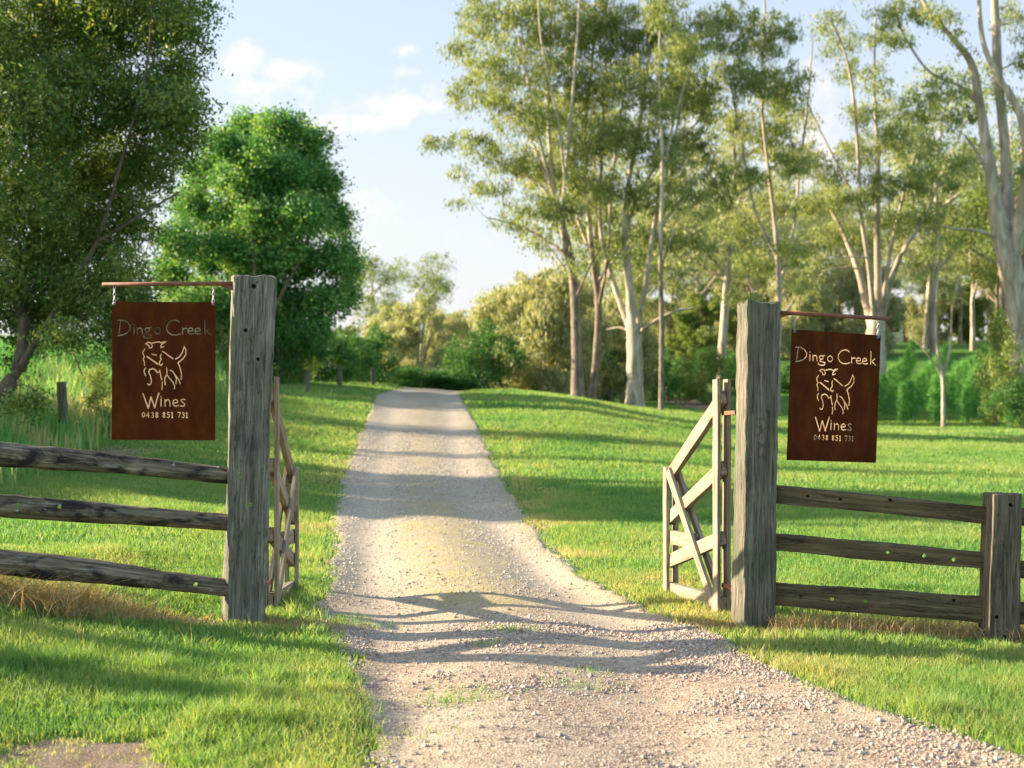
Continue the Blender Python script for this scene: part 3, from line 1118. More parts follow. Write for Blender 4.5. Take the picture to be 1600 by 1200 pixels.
for (par, cxp, D_, marks) in (
        (prt, 1190, DR - .131, [[[(-8, 655), (12, 655)]], [[(-8, 664), (10, 682)], [(10, 664), (-8, 682)]], [[(-8, 690), (8, 700)], [(8, 690), (-8, 702)]], [[(-8, 714), (12, 714)], [(2, 708), (2, 720)]]]),
        (p2, 1562, D2 - .098, [[[(-5, 918), (6, 918)], [(5, 914), (5, 921)]], [[(-5, 898), (1, 893), (6, 898), (1, 905), (-5, 898)]], [[(-5, 882), (0, 876), (5, 884), (0, 890), (-5, 882)]],
                              [[(-5, 862), (-5, 872), (2, 870), (6, 864)]], [[(-6, 848), (0, 856), (6, 848)], [(0, 843), (4, 846)]]])):
    for mk_ in marks:
        lines = []
        for ln in mk_:
            lines.append([((cxp + a - 800) / F * D_, EYE - (b_ - 600) / F * D_) for a, b_ in ln])
        strokes_part('carved_mark', lines, .0035, np.array([0, D_, 0]), np.array([1, 0, 0]), np.array([0, 0, 1]), np.array([0, -1, 0]), 0, .004, M_groove, par)


# ------------------------------------------------------------------ gates
def make_gate(hinge, outer, hz, oz, side, label):
    """hinge, outer: ground (x,y); side: sign of the normal that carries the front braces"""
    hx, hy = hinge
    ox, oy = outer
    d = np.array([ox - hx, oy - hy, 0.0])
    Lg = np.linalg.norm(d)
    d /= Lg
    nrm = np.array([-d[1], d[0], 0]) * side
    root = empty('timber_gate', (hx, hy, hz))
    Z = np.array([0, 0, 1.0])
    O = np.array([hx, hy, 0.0])

    def pt(u, z, n_=0.0):
        zz = hz + (oz - hz) * (u / Lg) + z
        return O + d * u + nrm * n_ + Z * zz
    s = 500 if side > 0 else 560
    for k, nn in enumerate((-.038, .038)):
        beam('stile', pt(.045, .0, nn), pt(.045, 1.69, nn), .026, .10, .026, .095, M_gate, root, s + k, .003, .15, 30, up=tuple(d), ends=.006)
        beam('stile', pt(Lg - .045, .0, nn), pt(Lg - .045, 1.05, nn), .026, .09, .026, .09, M_gate, root, s + 5 + k, .003, .15, 24, up=tuple(d), ends=.006)
    for k, (za, zb, h_) in enumerate(((1.57, .97, .10), (1.06, .64, .10), (.56, .30, .10), (.07, .075, .13))):
        beam('rail', pt(.01, za, 0), pt(Lg - .01, zb, 0), .046, h_, .046, h_, M_gate_h, root, s + 10 + k, .003, .15, 24, ends=.004)
    beam('rail', pt(Lg * .48, .50, 0), pt(Lg - .02, .50, 0), .044, .11, .044, .11, M_gate_h, root, s + 20, .003, .15, 20)
    for k, nn in enumerate((-.036, .036)):
        beam('brace', pt(Lg - .10, 1.02, nn), pt(.10, .06, nn), .024, .085, .024, .085, M_gate_h, root, s + 30 + k, .003, .15, 24, ends=.004)
    # hinge straps on the hinge stile
    for zz in (1.45, .22):
        q0, q1 = pt(.03, zz, 0), pt(-.22, zz, 0)
        beam('hinge', q0, q1, .012, .03, .012, .025, M_bar, root, s + 40, .0, .3, 4)
    tag(root, label, 'gate')
    return root


hR = (P(1131, 0, 10.15)[0], 10.15)
oR = (P(1045, 0, 11.35)[0], 11.35)
make_gate(hR, oR, P(0, 963, 10.15)[2], P(0, 936, 11.35)[2], 1, 'pale sloping timber gate with crossed braces swung open on the right')
hL = (P(423, 0, 10.2)[0], 10.2)
oL = (P(457, 0, 11.5)[0], 11.5)
make_gate(hL, oL, P(0, 957, 10.2)[2], P(0, 934, 11.5)[2], -1, 'pale sloping timber gate swung open on the left, seen nearly edge on')

# ------------------------------------------------------------------ signs
m, t, b, o = mat('cream backing sheet')
n1 = noise(t, mapping(t, (9, 9, 9)), 1.5, 4)
cc_ = ramp(t, n1, [(.35, (.80, .64, .46)), (.65, (.95, .84, .66))])
t.links.new(cc_, b.inputs['Base Color'])
b.inputs['Roughness'].default_value = .7
tr_ = t.nodes.new('ShaderNodeBsdfTranslucent')
t.links.new(cc_, tr_.inputs[0])
mx_ = t.nodes.new('ShaderNodeMixShader')
mx_.inputs[0].default_value = .5
t.links.new(b.outputs[0], mx_.inputs[1])
t.links.new(tr_.outputs[0], mx_.inputs[2])
t.links.new(mx_.outputs[0], o.inputs[0])
M_cream = m
m, t, b, o = mat('olive stand-in backing')  # mottled olive imitates the dim background seen through the top line
n1 = noise(t, mapping(t, (14, 14, 9)), 1.5, 4)
t.links.new(ramp(t, n1, [(.35, (.14, .13, .05)), (.5, (.34, .29, .14)), (.65, (.62, .52, .34))]), b.inputs['Base Color'])
b.inputs['Roughness'].default_value = .7
M_olive = m

def seg_lines():
    def circ(cx_, cy_, rx_, ry_, a0=0, a1=330, n_=14):
        return [(cx_ + rx_ * math.cos(math.radians(a0 + (a1 - a0) * k / n_)), cy_ + ry_ * math.sin(math.radians(a0 + (a1 - a0) * k / n_))) for k in range(n_ + 1)]
    S = []                                         # (halfwidth, polyline)
    A = lambda hw_, *ln: [S.append((hw_, list(l_))) for l_ in ln]
    T = 4.1
    A(T, [(168, 318), (163, 350), (160, 385), (157, 404)], [(148, 312), (185, 311), (215, 324), (236, 350), (234, 375), (215, 398), (185, 411), (150, 417)])
    A(T, [(262, 360), (262, 405)], [(261, 341), (263, 344)])
    A(T, [(286, 362), (288, 405)], [(294, 369), (306, 362), (318, 374), (321, 405)])
    A(T, circ(354, 376, 15, 14, 20, 345), [(348, 394), (342, 403), (362, 407), (386, 414), (380, 430), (352, 434), (333, 428), (331, 418)], [(368, 364), (380, 360)])
    A(T, circ(424, 382, 20, 21, -60, 275))
    A(T, [(577, 322), (566, 312), (540, 308), (510, 320), (490, 348), (489, 374), (502, 396), (528, 411), (560, 411), (586, 402)])
    A(T, [(600, 360), (601, 405)], [(607, 371), (616, 364), (630, 366)])
    for dx, dy in ((0, 0), (50, 0)):
        A(T, [(645 + dx, 386), (672 + dx, 381), (670 + dx, 368), (656 + dx, 361), (642 + dx, 369), (637 + dx, 384), (642 + dx, 398), (656 + dx, 406), (680 + dx, 401)])
    A(T, [(755, 308), (757, 405)], [(790, 362), (767, 382)], [(767, 386), (798, 409)])
    # Wines
    A(5, [(326, 820), (345, 870), (363, 920), (382, 842), (408, 916), (422, 862), (437, 815)])
    A(T, [(453, 856), (452, 905)], [(452, 838), (453, 841)], [(479, 860), (480, 905)], [(487, 868), (500, 858), (512, 870), (515, 905)])
    A(T, [(540, 884), (569, 879), (566, 865), (552, 858), (538, 868), (533, 884), (540, 899), (554, 906), (575, 900)])
    A(T, [(618, 860), (602, 856), (590, 864), (600, 877), (615, 887), (616, 899), (602, 906), (586, 902)])

    def dig(ch, x, h=36, w_=20, y=948):
        f = lambda pts: [(x + a * w_, y + b_ * h) for a, b_ in pts]
        G = {'0': [[(.55, .02), (.9, .25), (.9, .75), (.5, 1), (.1, .75), (.1, .25), (.42, .03)]],
             '4': [[(.75, 1), (.75, .0), (0, .68), (.62, .68)], [(.85, .68), (1.05, .68)]],
             '3': [[(.1, .1), (.5, 0), (.85, .2), (.45, .45), (.9, .7), (.55, 1), (.05, .92)]],
             '8': [[(.5, .0), (.88, .22), (.5, .46), (.12, .22), (.42, .02)], [(.5, .52), (.92, .76), (.5, 1), (.08, .76), (.42, .54)]],
             '5': [[(.85, 0), (.25, 0), (.2, .42), (.7, .45), (.88, .7), (.6, 1), (.05, .95)]],
             '1': [[(.2, .12), (.5, 0), (.5, 1)], [(.25, 1), (.75, 1)]],
             '7': [[(.05, 0), (.95, 0), (.4, 1)]]}
        for pl in G[ch]:
            S.append((3.1, f(pl)))
    for ch, x in zip('0438851731', (320, 350, 384, 413, 463, 493, 520, 568, 598, 622)):
        dig(ch, x)
    # the animal
    A(4.2, [(344, 474), (360, 463), (380, 466), (386, 480)], [(352, 478), (366, 486), (370, 502), (386, 500), (391, 486)], [(392, 468), (418, 461), (440, 460), (452, 468), (468, 458), (487, 455)],
      [(482, 460), (460, 474), (450, 484), (450, 500), (470, 492)], [(338, 510), (324, 530), (326, 548), (336, 562), (326, 580), (336, 602), (336, 622)], [(386, 545), (418, 551)],
      [(450, 545), (446, 565), (452, 580), (440, 600), (437, 614), (452, 624), (461, 612)], [(461, 526), (482, 538), (500, 553), (534, 575)],
      [(552, 579), (580, 562), (600, 532), (608, 505), (612, 492)], [(612, 492), (624, 514), (624, 545), (606, 575), (572, 602)], [(570, 604), (584, 640), (594, 680), (592, 720)],
      [(344, 641), (334, 655), (334, 672), (344, 694)], [(386, 648), (370, 652), (366, 672), (378, 696), (384, 730), (380, 752), (366, 760), (358, 750)],
      [(392, 644), (412, 654), (424, 672), (438, 668), (443, 655)], [(444, 664), (448, 690), (457, 722)], [(459, 738), (461, 765), (457, 790)],
      [(490, 640), (493, 664), (492, 684), (480, 704), (476, 730), (482, 756)], [(494, 690), (512, 714), (534, 738), (546, 764), (545, 784)],
      [(514, 656), (532, 664), (546, 684), (558, 712), (556, 748)], [(550, 690), (574, 720), (584, 748)])
    A(5.5, [(354, 562), (380, 580), (424, 612)])
    return S


def make_plate(name, wid, hei, parent, mw_fn):
    cs_ = 2.0                                       # cell in drawing units
    Wn, Hn = 360, 479
    gx = 110 + (np.arange(Wn) + .5) * cs_
    gy = 183 + (np.arange(Hn) + .5) * cs_
    GXm, GYm = np.meshgrid(gx, gy)
    solid = np.ones((Hn, Wn), bool)
    for hw_, pl in seg_lines():
        for (a_, b_) in zip(pl[:-1], pl[1:]):
            ax_, ay_ = a_
            dx, dy = b_[0] - ax_, b_[1] - ay_
            l2 = dx * dx + dy * dy + 1e-9
            i0, i1 = int((min(ax_, b_[0]) - 10 - 110) / cs_), int((max(ax_, b_[0]) + 12 - 110) / cs_)
            j0, j1 = int((min(ay_, b_[1]) - 10 - 183) / cs_), int((max(ay_, b_[1]) + 12 - 183) / cs_)
            i0, j0 = max(i0, 0), max(j0, 0)
            sx, sy = GXm[j0:j1, i0:i1], GYm[j0:j1, i0:i1]
            tt = np.clip(((sx - ax_) * dx + (sy - ay_) * dy) / l2, 0, 1)
            dd = np.hypot(sx - ax_ - tt * dx, sy - ay_ - tt * dy)
            solid[j0:j1, i0:i1] &= dd > hw_
    Vs, Fs = [], []
    cw, ch = wid / Wn, hei / Hn
    th_ = .004

    def box(i0, i1, j):
        o_ = len(Vs)
        xa, xb = -wid / 2 + i0 * cw, -wid / 2 + i1 * cw
        za, zb = -(j + 1) * ch, -j * ch
        for y_ in (-th_ / 2, th_ / 2):
            Vs.extend([(xa, y_, za), (xb, y_, za), (xb, y_, zb), (xa, y_, zb)])
        Fs.extend([(o_, o_ + 1, o_ + 2, o_ + 3), (o_ + 5, o_ + 4, o_ + 7, o_ + 6), (o_ + 4, o_, o_ + 3, o_ + 7), (o_ + 1, o_ + 5, o_ + 6, o_ + 2)])
        if j == 0 or not solid[j - 1, i0:i1].all():
            Fs.append((o_ + 3, o_ + 2, o_ + 6, o_ + 7))
        if j == Hn - 1 or not solid[j + 1, i0:i1].all():
            Fs.append((o_ + 4, o_ + 5, o_ + 1, o_))
    j = 0
    for j in range(Hn):
        row = solid[j]
        ed = np.flatnonzero(np.diff(np.concatenate([[0], row.view(np.int8), [0]])))
        for i0, i1 in zip(ed[::2], ed[1::2]):
            box(i0, i1, j)
    return mesh_np(name, np.array(Vs), np.array(Fs), M_rust, parent=parent)


def tube_np(path, rad, k=6):
    path = np.array(path, float)
    n_ = len(path)
    rad = np.broadcast_to(np.asarray(rad, float), (n_,))
    d = np.gradient(path, axis=0)
    d /= np.linalg.norm(d, axis=1)[:, None] + 1e-9
    ref = np.where(np.abs(d[:, 2:3]) > .9, np.array([[1., .1, 0]]), np.array([[0., .1, 1.]]))
    a_ = np.cross(d, ref)
    a_ /= np.linalg.norm(a_, axis=1)[:, None] + 1e-9
    b_ = np.cross(d, a_)
    th = np.arange(k) / k * 2 * np.pi
    V = path[:, None] + rad[:, None, None] * (np.cos(th)[None, :, None] * a_[:, None] + np.sin(th)[None, :, None] * b_[:, None])
    i_ = np.arange(n_ * k).reshape(n_, k)
    r1 = np.roll(i_, -1, axis=1)
    Fq = np.stack([i_[:-1], r1[:-1], r1[1:], i_[1:]], -1).reshape(-1, 4)
    return V.reshape(-1, 3), Fq


def multi_tube(name, paths, material, parent, rads, k=6, loc=None):
    Vs, Fs, off = [], [], 0
    for p, r in zip(paths, rads):
        V, Fq = tube_np(p, r, k)
        Vs.append(V)
        Fs.append(Fq + off)
        off += len(V)
    V = np.concatenate(Vs)
    if loc is not None:
        V = V - np.array(loc)
    return mesh_np(name, V, np.concatenate(Fs), material, None, True, parent)


def capped_bar(name, a_, b_, r, material, parent, loc):
    V, Fq = tube_np([a_, np.array(a_) + (np.array(b_) - np.array(a_)) * .5, b_], r, 10)
    caps = np.array([list(range(10))[::-1], list(range(20, 30))])
    return mesh_np(name, V - np.array(loc), [Fq, caps], material, None, True, parent)


def chain(parent, a_, b_, loc):
    """small links from the bar down to the plate"""
    a_, b_ = np.array(a_), np.array(b_)
    Ln = np.linalg.norm(b_ - a_)
    n_ = max(3, int(Ln / .022))
    paths, rads = [], []
    for k in range(n_):
        c_ = a_ + (b_ - a_) * (k + .5) / n_
        hl_ = Ln / n_ * .72
        th = np.linspace(0, 2 * np.pi, 13)
        wv = np.array([1, 0, 0]) if k % 2 == 0 else np.array([0, 1, 0])
        paths.append(c_ + np.cos(th)[:, None] * wv * .0075 + np.sin(th)[:, None] * np.array([0, 0, 1]) * hl_)
        rads.append(.0028)
    return multi_tube('chain', paths, M_steel, parent, rads, 5, loc)


def make_sign(tl, back0, wid, hei, yaw, roll, arm_a, arm_b, hooks, label_arm, label_sign):
    # arm: bracket fixed to the post
    aa, ab = np.array(arm_a), np.array(arm_b)
    ar = empty('sign_arm', tuple(aa))
    capped_bar('bar', aa, ab, .0145, M_bar, ar, aa)
    dv = (ab - aa) / np.linalg.norm(ab - aa)
    g1 = aa + dv * .11
    Vg = []
    for y_ in (-.004, .004):
        for q in (aa + [0, y_, -.012], g1 + [0, y_, -.012], aa + [0, y_, -.05]):
            Vg.append(q - aa)
    Fg3 = np.array([[0, 1, 2], [5, 4, 3]])
    Fg4 = np.array([[0, 3, 4, 1], [1, 4, 5, 2], [2, 5, 3, 0]])
    mesh_np('gusset', np.array(Vg), [Fg4, Fg3], M_bar, parent=ar)
    tag(ar, label_arm, 'bracket')
    # plate
    root = empty('hanging_sign', tuple(tl))
    R_ = Matrix.Rotation(yaw, 4, 'Z') @ Matrix.Rotation(roll, 4, 'Y')
    pl = make_plate('plate', wid, hei, root, None)
    off_ = Matrix.Translation((wid / 2, 0, 0))
    pl.matrix_local = R_ @ off_
    hb0, hb1 = -hei * back0, -hei * .86
    V = np.array([[x, y, z] for x in (wid * .04, wid * .97) for y in (.0045, .0065) for z in (hb0, hb1)])
    Fq = np.array([[0, 1, 3, 2], [4, 6, 7, 5], [0, 4, 5, 1], [2, 3, 7, 6], [0, 2, 6, 4], [1, 5, 7, 3]])
    bp_ = mesh_np('backing_sheet', V, Fq, M_cream, parent=root)  # added sheet, its translucent cream makes the cut lettering read bright
    bp_.matrix_local = R_
    if back0 > .2:
        V = np.array([[x, y, z] for x in (wid * .04, wid * .97) for y in (.0045, .0065) for z in (-hei * .10, -hei * .278)])
        ts_ = mesh_np('olive_standin_backing', V, Fq, M_olive, parent=root)  # added sheet, coloured like the dim view through the cut-out letters
        ts_.matrix_local = R_
    for (u, frac) in hooks:
        q = R_ @ Vector((u * wid, 0, -.012))
        q = np.array(tl) + np.array(q)
        tt = (q[0] - aa[0]) / (ab[0] - aa[0])
        topq = aa + (ab - aa) * tt + [0, 0, -.012]
        chain(root, topq, q + [0, 0, .006], tl)
        # eyelet ring
        th = np.linspace(0, 2 * np.pi, 11)
        pth = q + np.cos(th)[:, None] * np.array([.009, 0, 0]) + np.sin(th)[:, None] * np.array([0, 0, .009]) + [0, -.004, 0]
        multi_tube('eyelet', [pth], M_steel, root, [.003], 5, tl)
    tag(root, label_sign, 'sign')
    return root


DS = 9.62
tl = P(175.5, 471.5, DS)
make_sign(tl, .285, 161.5 / F * DS, 216 / F * DS, 0.0, math.radians(.2), P(366, 443, DS + .02), P(160, 444.5, DS + .0), ((.022, 0), (.978, 0)),
          'straight rusty iron bar on the left gate post that the left sign hangs from', 'rust brown steel sign with cut-out lettering hanging from the left gate post')
tlr = P(1237, 514.5, 9.78)
trr = P(1376, 524, 10.04)
vec = trr - tlr
wid_r = np.linalg.norm(vec)
make_sign(tlr, .10, wid_r, 204 / F * 9.8, math.atan2(vec[1], vec[0]), math.atan2(-vec[2], math.hypot(vec[0], vec[1])), P(1212, 488, 9.77), P(1388, 498, 10.06), ((.03, 0), (.97, 0)),
          'drooping rusty iron bar on the right gate post that the tilted sign hangs from', 'slightly tilted rust brown steel sign with cut-out lettering on the right gate post')
#TREES

# ------------------------------------------------------------------ trees
def grow(limbs, clumps, rg, leaf, dens, droop=.5, twig_r=.012, sub=1.0, base_r=.4, spray=.30, clump=.55):
    """limbs: list of (points Nx3, radii N). clumps: (centre, radii, weight).
    Sub-clumps fill each clump; each is tied to the nearest wood by a curved branch. Returns wood and leaf arrays."""
    paths, rads = [], []
    nodes, nrad = [], []
    for pts, r in limbs:
        pts = np.array(pts, float)
        r = np.array(r, float)
        n_ = len(pts)
        m_ = max(6, (n_ - 1) * 5 + 1)
        s_ = np.linspace(0, n_ - 1, m_)
        out = []
        for q in s_:
            k = min(int(q), n_ - 2)
            f_ = q - k
            p0, p1, p2, p3 = pts[max(k - 1, 0)], pts[k], pts[k + 1], pts[min(k + 2, n_ - 1)]
            out.append(.5 * ((2 * p1) + (-p0 + p2) * f_ + (2 * p0 - 5 * p1 + 4 * p2 - p3) * f_**2 + (-p0 + 3 * p1 - 3 * p2 + p3) * f_**3))
        out = np.array(out)
        rr = np.interp(s_, np.arange(n_), r)
        out += rg.normal(0, 1, out.shape) * rr[:, None] * .04
        paths.append(out)
        rads.append(rr)
        nodes.append(out[1:])
        nrad.append(rr[1:])
    nodes = np.concatenate(nodes)
    nrad = np.concatenate(nrad)
    subs, subr = [], []
    for c_, r_, w_ in clumps:
        c_ = np.array(c_)
        r_ = np.array(r_)
        vol = float(np.prod(r_)) ** (1 / 3)
        k = max(3, int(dens * w_ * (vol / base_r) ** 2.2))
        d = rg.normal(size=(k, 3))
        d /= np.linalg.norm(d, axis=1)[:, None]
        q = d * (rg.random(k) ** .45)[:, None]
        subs.append(c_ + q * r_)
        subr.append(np.full(k, 1.0))
    subs = np.concatenate(subs)
    # tie from the inside outwards
    d0 = np.array([np.min(np.sum((nodes - s_) ** 2, 1)) for s_ in subs])
    order = np.argsort(d0)
    NN = np.zeros((len(nodes) + len(subs) * 3 + 10, 3))
    NR = np.zeros(len(NN))
    nn_ = len(nodes)
    NN[:nn_] = nodes
    NR[:nn_] = nrad
    for i_ in order:
        s_ = subs[i_]
        dd = NN[:nn_] - s_
        cost = np.sum(dd * dd, 1) + 1.5 * np.clip(dd[:, 2] - .0, 0, None) ** 2
        j_ = int(np.argmin(cost))
        a_ = NN[j_]
        Ln = np.linalg.norm(s_ - a_)
        r0 = min(NR[j_] * .65, twig_r + .012 * Ln)
        mid = a_ + (s_ - a_) * .5 + np.array([0, 0, 1]) * Ln * rg.uniform(-.02, .14) + rg.normal(0, .06, 3) * Ln
        tt = np.linspace(0, 1, 4)[:, None]
        pth = (1 - tt) ** 2 * a_ + 2 * (1 - tt) * tt * mid + tt ** 2 * s_
        paths.append(pth)
        rads.append(np.linspace(r0, max(r0 * .3, twig_r * .3), 4))
        NN[nn_:nn_ + 3] = pth[1:]
        NR[nn_:nn_ + 3] = np.linspace(r0, max(r0 * .4, twig_r * .35), 4)[1:]
        nn_ += 3
    Vs, Fs, off = [], [], 0
    for k, (p, r) in enumerate(zip(paths, rads)):
        V, Fq = tube_np(p, r, 9 if k < len(limbs) else 4)
        Vs.append(V)
        Fs.append(Fq + off)
        off += len(V)
    # leaves
    n_per, lw, ll = leaf
    k = len(subs)
    cnt = np.maximum(3, rg.poisson(n_per, k))
    own = np.repeat(np.arange(k), cnt)
    n_ = len(own)
    szs = rg.uniform(.55, 1.35, k) * spray * sub
    off3 = rg.normal(0, 1, (n_, 3)) * szs[own][:, None] * np.array([1, 1, .75]) * clump
    C_ = subs[own] + off3
    C_[:, 2] -= droop * szs[own] * .4
    dirv = rg.normal(0, 1, (n_, 3))
    dirv[:, 2] -= droop * 2.0
    dirv /= np.linalg.norm(dirv, axis=1)[:, None]
    sv_ = np.cross(dirv, rg.normal(0, 1, (n_, 3)))
    sv_ /= np.linalg.norm(sv_, axis=1)[:, None] + 1e-9
    lw_ = (lw * rg.uniform(.6, 1.3, n_) / 2)[:, None]
    ll_ = (ll * rg.uniform(.6, 1.3, n_) / 2)[:, None]
    LV = np.stack([C_ - dirv * ll_, C_ + sv_ * lw_, C_ + dirv * ll_, C_ - sv_ * lw_], 1).reshape(-1, 3)
    LF = np.arange(n_ * 4).reshape(-1, 4)
    subt = rg.normal(.5, .14, k)
    ti = np.repeat(np.clip(subt[own] + rg.normal(0, .16, n_), 0, 1), 4)
    return np.concatenate(Vs), np.concatenate(Fs), LV, LF, ti


def tree(name, base, limbs, clumps, woodm, leafm, seed, leaf, dens, label, cat, group=None, part_names=('trunk', 'crown'), **kw):
    rg = np.random.default_rng(seed)
    WV, WF, LV, LF, ti = grow(limbs, clumps, rg, leaf, dens, **kw)
    root = empty(name, tuple(base))
    b_ = np.array(base, float)
    mesh_np(part_names[0], WV - b_, WF, woodm, None, True, root)
    mesh_np(part_names[1], LV - b_, LF, leafm, {'tint': ti}, False, root)
    tag(root, label, cat, group)
    return root


def copy_tree(src, loc, rz, s, label=None, group=None):
    r = src.copy()
    col.objects.link(r)
    r.location = loc
    r.rotation_euler = (0, 0, rz)
    r.scale = (s, s, s) if isinstance(s, (int, float)) else s
    if label:
        r['label'] = label
    if group:
        r['group'] = group
    for ch in src.children:
        c = ch.copy()
        col.objects.link(c)
        c.parent = r
    return r


def LB(D, pts, rg=None, dz=0.0):
    """limb from photo pixels: (x, y, width in px[, depth offset])"""
    out, rad = [], []
    for q in pts:
        d = D + (q[3] if len(q) > 3 else 0)
        out.append(P(q[0], q[1], d))
        rad.append(q[2] / 2 / F * d * (1.0 if q[2] > 20 else .85))
    return np.array(out), rad


def CL(D, lst, rg, spread=2.0, deep=1.1):
    out = []
    for q in lst:
        d = D + rg.uniform(-spread, spread)
        w_ = q[4] if len(q) > 4 else 1.0
        rx_, rz_ = q[2] / F * d, q[3] / F * d
        out.append((P(q[0], q[1], d), (rx_, (rx_ + rz_) / 2 * deep, rz_), w_))
    return out


rg = np.random.default_rng(5)

# --- near dark tree on the left
D = 23.5
bx, by = -9.6, 23.5
bz_ = gz(bx, by)
limbs = [(np.array([[bx, by, bz_ - .2], [bx + .35, by, bz_ + .25], P(-30, 640, D), P(22, 590, D), P(40, 520, D), P(30, 440, D + .3), P(60, 330, D + .4), P(50, 200, D + .3), P(80, 60, D), P(70, -120, D)]),
          [.24, .20, .17, .13, .12, .10, .08, .06, .05, .03]),
         (np.array([[bx, by, bz_ + .1], [bx - .2, by + .3, bz_ + 2], [bx - .5, by + .5, bz_ + 5], [bx - .3, by + .4, bz_ + 8]]), [.26, .2, .13, .05]),
         LB(D, [(22, 590, 18), (90, 480, 10, -.5), (150, 380, 8, -.8), (190, 250, 6, -1), (230, 100, 5, -1), (240, -60, 3, -1)]),
         LB(D, [(40, 470, 10), (80, 400, 7, .6), (120, 250, 6, 1), (110, 120, 5, 1), (150, 0, 4, 1), (160, -100, 3, 1)]),
         LB(D, [(95, 500, 3), (118, 560, 2.5), (130, 588, 2)]),
         LB(D, [(150, 380, 6, -.8), (230, 330, 5, -1), (280, 300, 3, -1)]),
         LB(D, [(10, 610, 8, -.6), (30, 600, 3, -1.), (52, 608, 2, -1.2)])]
cl_l = [(30, 60, 90, 90), (120, 40, 90, 80), (210, 20, 80, 70), (270, 60, 50, 60), (50, 170, 90, 80), (150, 150, 90, 80), (240, 150, 70, 60), (280, 170, 45, 50), (40, 280, 90, 80), (140, 270, 90, 80),
        (225, 250, 70, 50), (275, 215, 40, 40), (30, 400, 90, 80), (120, 390, 80, 70), (195, 350, 60, 50, .8), (60, 490, 80, 50), (150, 460, 70, 50), (200, 440, 40, 50, .8), (190, 500, 50, 30, .8), (110, 520, 60, 25, .7), (215, 500, 40, 35, 1.2), (175, 530, 40, 26, 1.0),
        (20, 540, 40, 25, .6), (300, 10, 35, 30, .7), (318, 18, 18, 12, .5), (300, 120, 25, 30, .6), (-80, 100, 120, 120), (-100, 300, 120, 120), (-90, 470, 90, 60, .8), (100, -90, 150, 80, .8), (230, -60, 70, 60, .8),
        (215, 410, 30, 30, .6), (240, 300, 40, 25, .6)]
cls = CL(D, cl_l, rg, 1.4, 1.4)
cls += CL(21, [(42, 612, 15, 18, .9), (12, 632, 12, 12, .6), (55, 628, 8, 14, .8)], rg, .1)
tree('broadleaf_tree', (bx, by, bz_), limbs, cls, M_bark_dark, M_leaf_oak, 3, (80, .038, .085), 17,
     'large dark leafy tree filling the upper left corner beside the left sign', 'tree', droop=.3, twig_r=.012, spray=.30, clump=.48)

# --- rounded bright green tree
D = 48.0
bp = P(402, 598, D)
bp[2] = gz(bp[0], bp[1])
limbs = [(np.array([bp - [0, 0, .3], P(404, 540, D), P(408, 450, D), P(412, 350, D + 1.2), P(415, 260, D + 1.2)]), [.34, .3, .18, .09, .04]),
         LB(D, [(404, 560, 10), (370, 470, 7, .8), (340, 380, 5, 1.2), (320, 300, 3, 1.2)]), LB(D, [(404, 550, 10), (440, 460, 7, -.8), (480, 380, 5, -1.2), (495, 300, 3, -1.2)]),
         LB(D, [(404, 550, 9), (400, 450, 7, -1.5), (390, 320, 4, -2)]), LB(D, [(406, 560, 8), (470, 500, 5, .5), (530, 440, 3, .5)]), LB(D, [(404, 560, 8), (330, 500, 5, .5), (280, 440, 3, .5)])]
cl_l = [(385, 200, 30, 25), (440, 195, 40, 24), (350, 225, 32, 28), (480, 225, 36, 28), (405, 240, 50, 36), (322, 268, 34, 34), (375, 285, 45, 36), (440, 275, 50, 40), (500, 280, 34, 42), (300, 320, 34, 32), (350, 345, 42, 36),
        (425, 345, 34, 30, .7), (480, 340, 40, 36), (525, 340, 25, 35), (280, 375, 34, 32), (330, 400, 42, 34), (400, 400, 50, 45, 1.2), (255, 505, 36, 36, 1.6), (225, 530, 36, 32, 1.6), (300, 470, 40, 40, 1.4), (345, 480, 36, 34, 1.4), (405, 340, 40, 40, 1.0), (410, 290, 40, 40), (400, 420, 44, 32, 1.0), (470, 410, 40, 34, .9), (530, 400, 30, 34), (552, 420, 22, 22, .7), (270, 430, 30, 30), (320, 460, 42, 30),
        (385, 480, 42, 32), (450, 470, 42, 32), (515, 465, 36, 30), (550, 455, 20, 20, .7), (290, 495, 36, 26), (350, 515, 44, 28), (430, 515, 40, 26), (490, 510, 34, 24), (400, 545, 60, 20), (300, 535, 40, 20), (480, 540, 30, 16)]
tree('round_crowned_tree', bp, limbs, CL(D, [(q[0], q[1], q[2] * .89, q[3] * .89, *(q[4:] or (1.0,))) for q in cl_l], rg, 2.0, 1.5) + CL(D - 2.0, [(395, 290, 34, 30, .7), (445, 385, 30, 34, .7), (350, 380, 30, 30, .7), (410, 235, 26, 20, .7), (420, 335, 26, 26, .6)], rg, .8, .8), M_bark_brown, M_leaf_green, 4, (95, .08, .12), 24,
     'rounded dense bright green tree behind the left gate post', 'tree', droop=.2, twig_r=.02, sub=1.25, spray=.34, base_r=.55)

# --- tall gums right of the road
GL = (40, .050, .19)


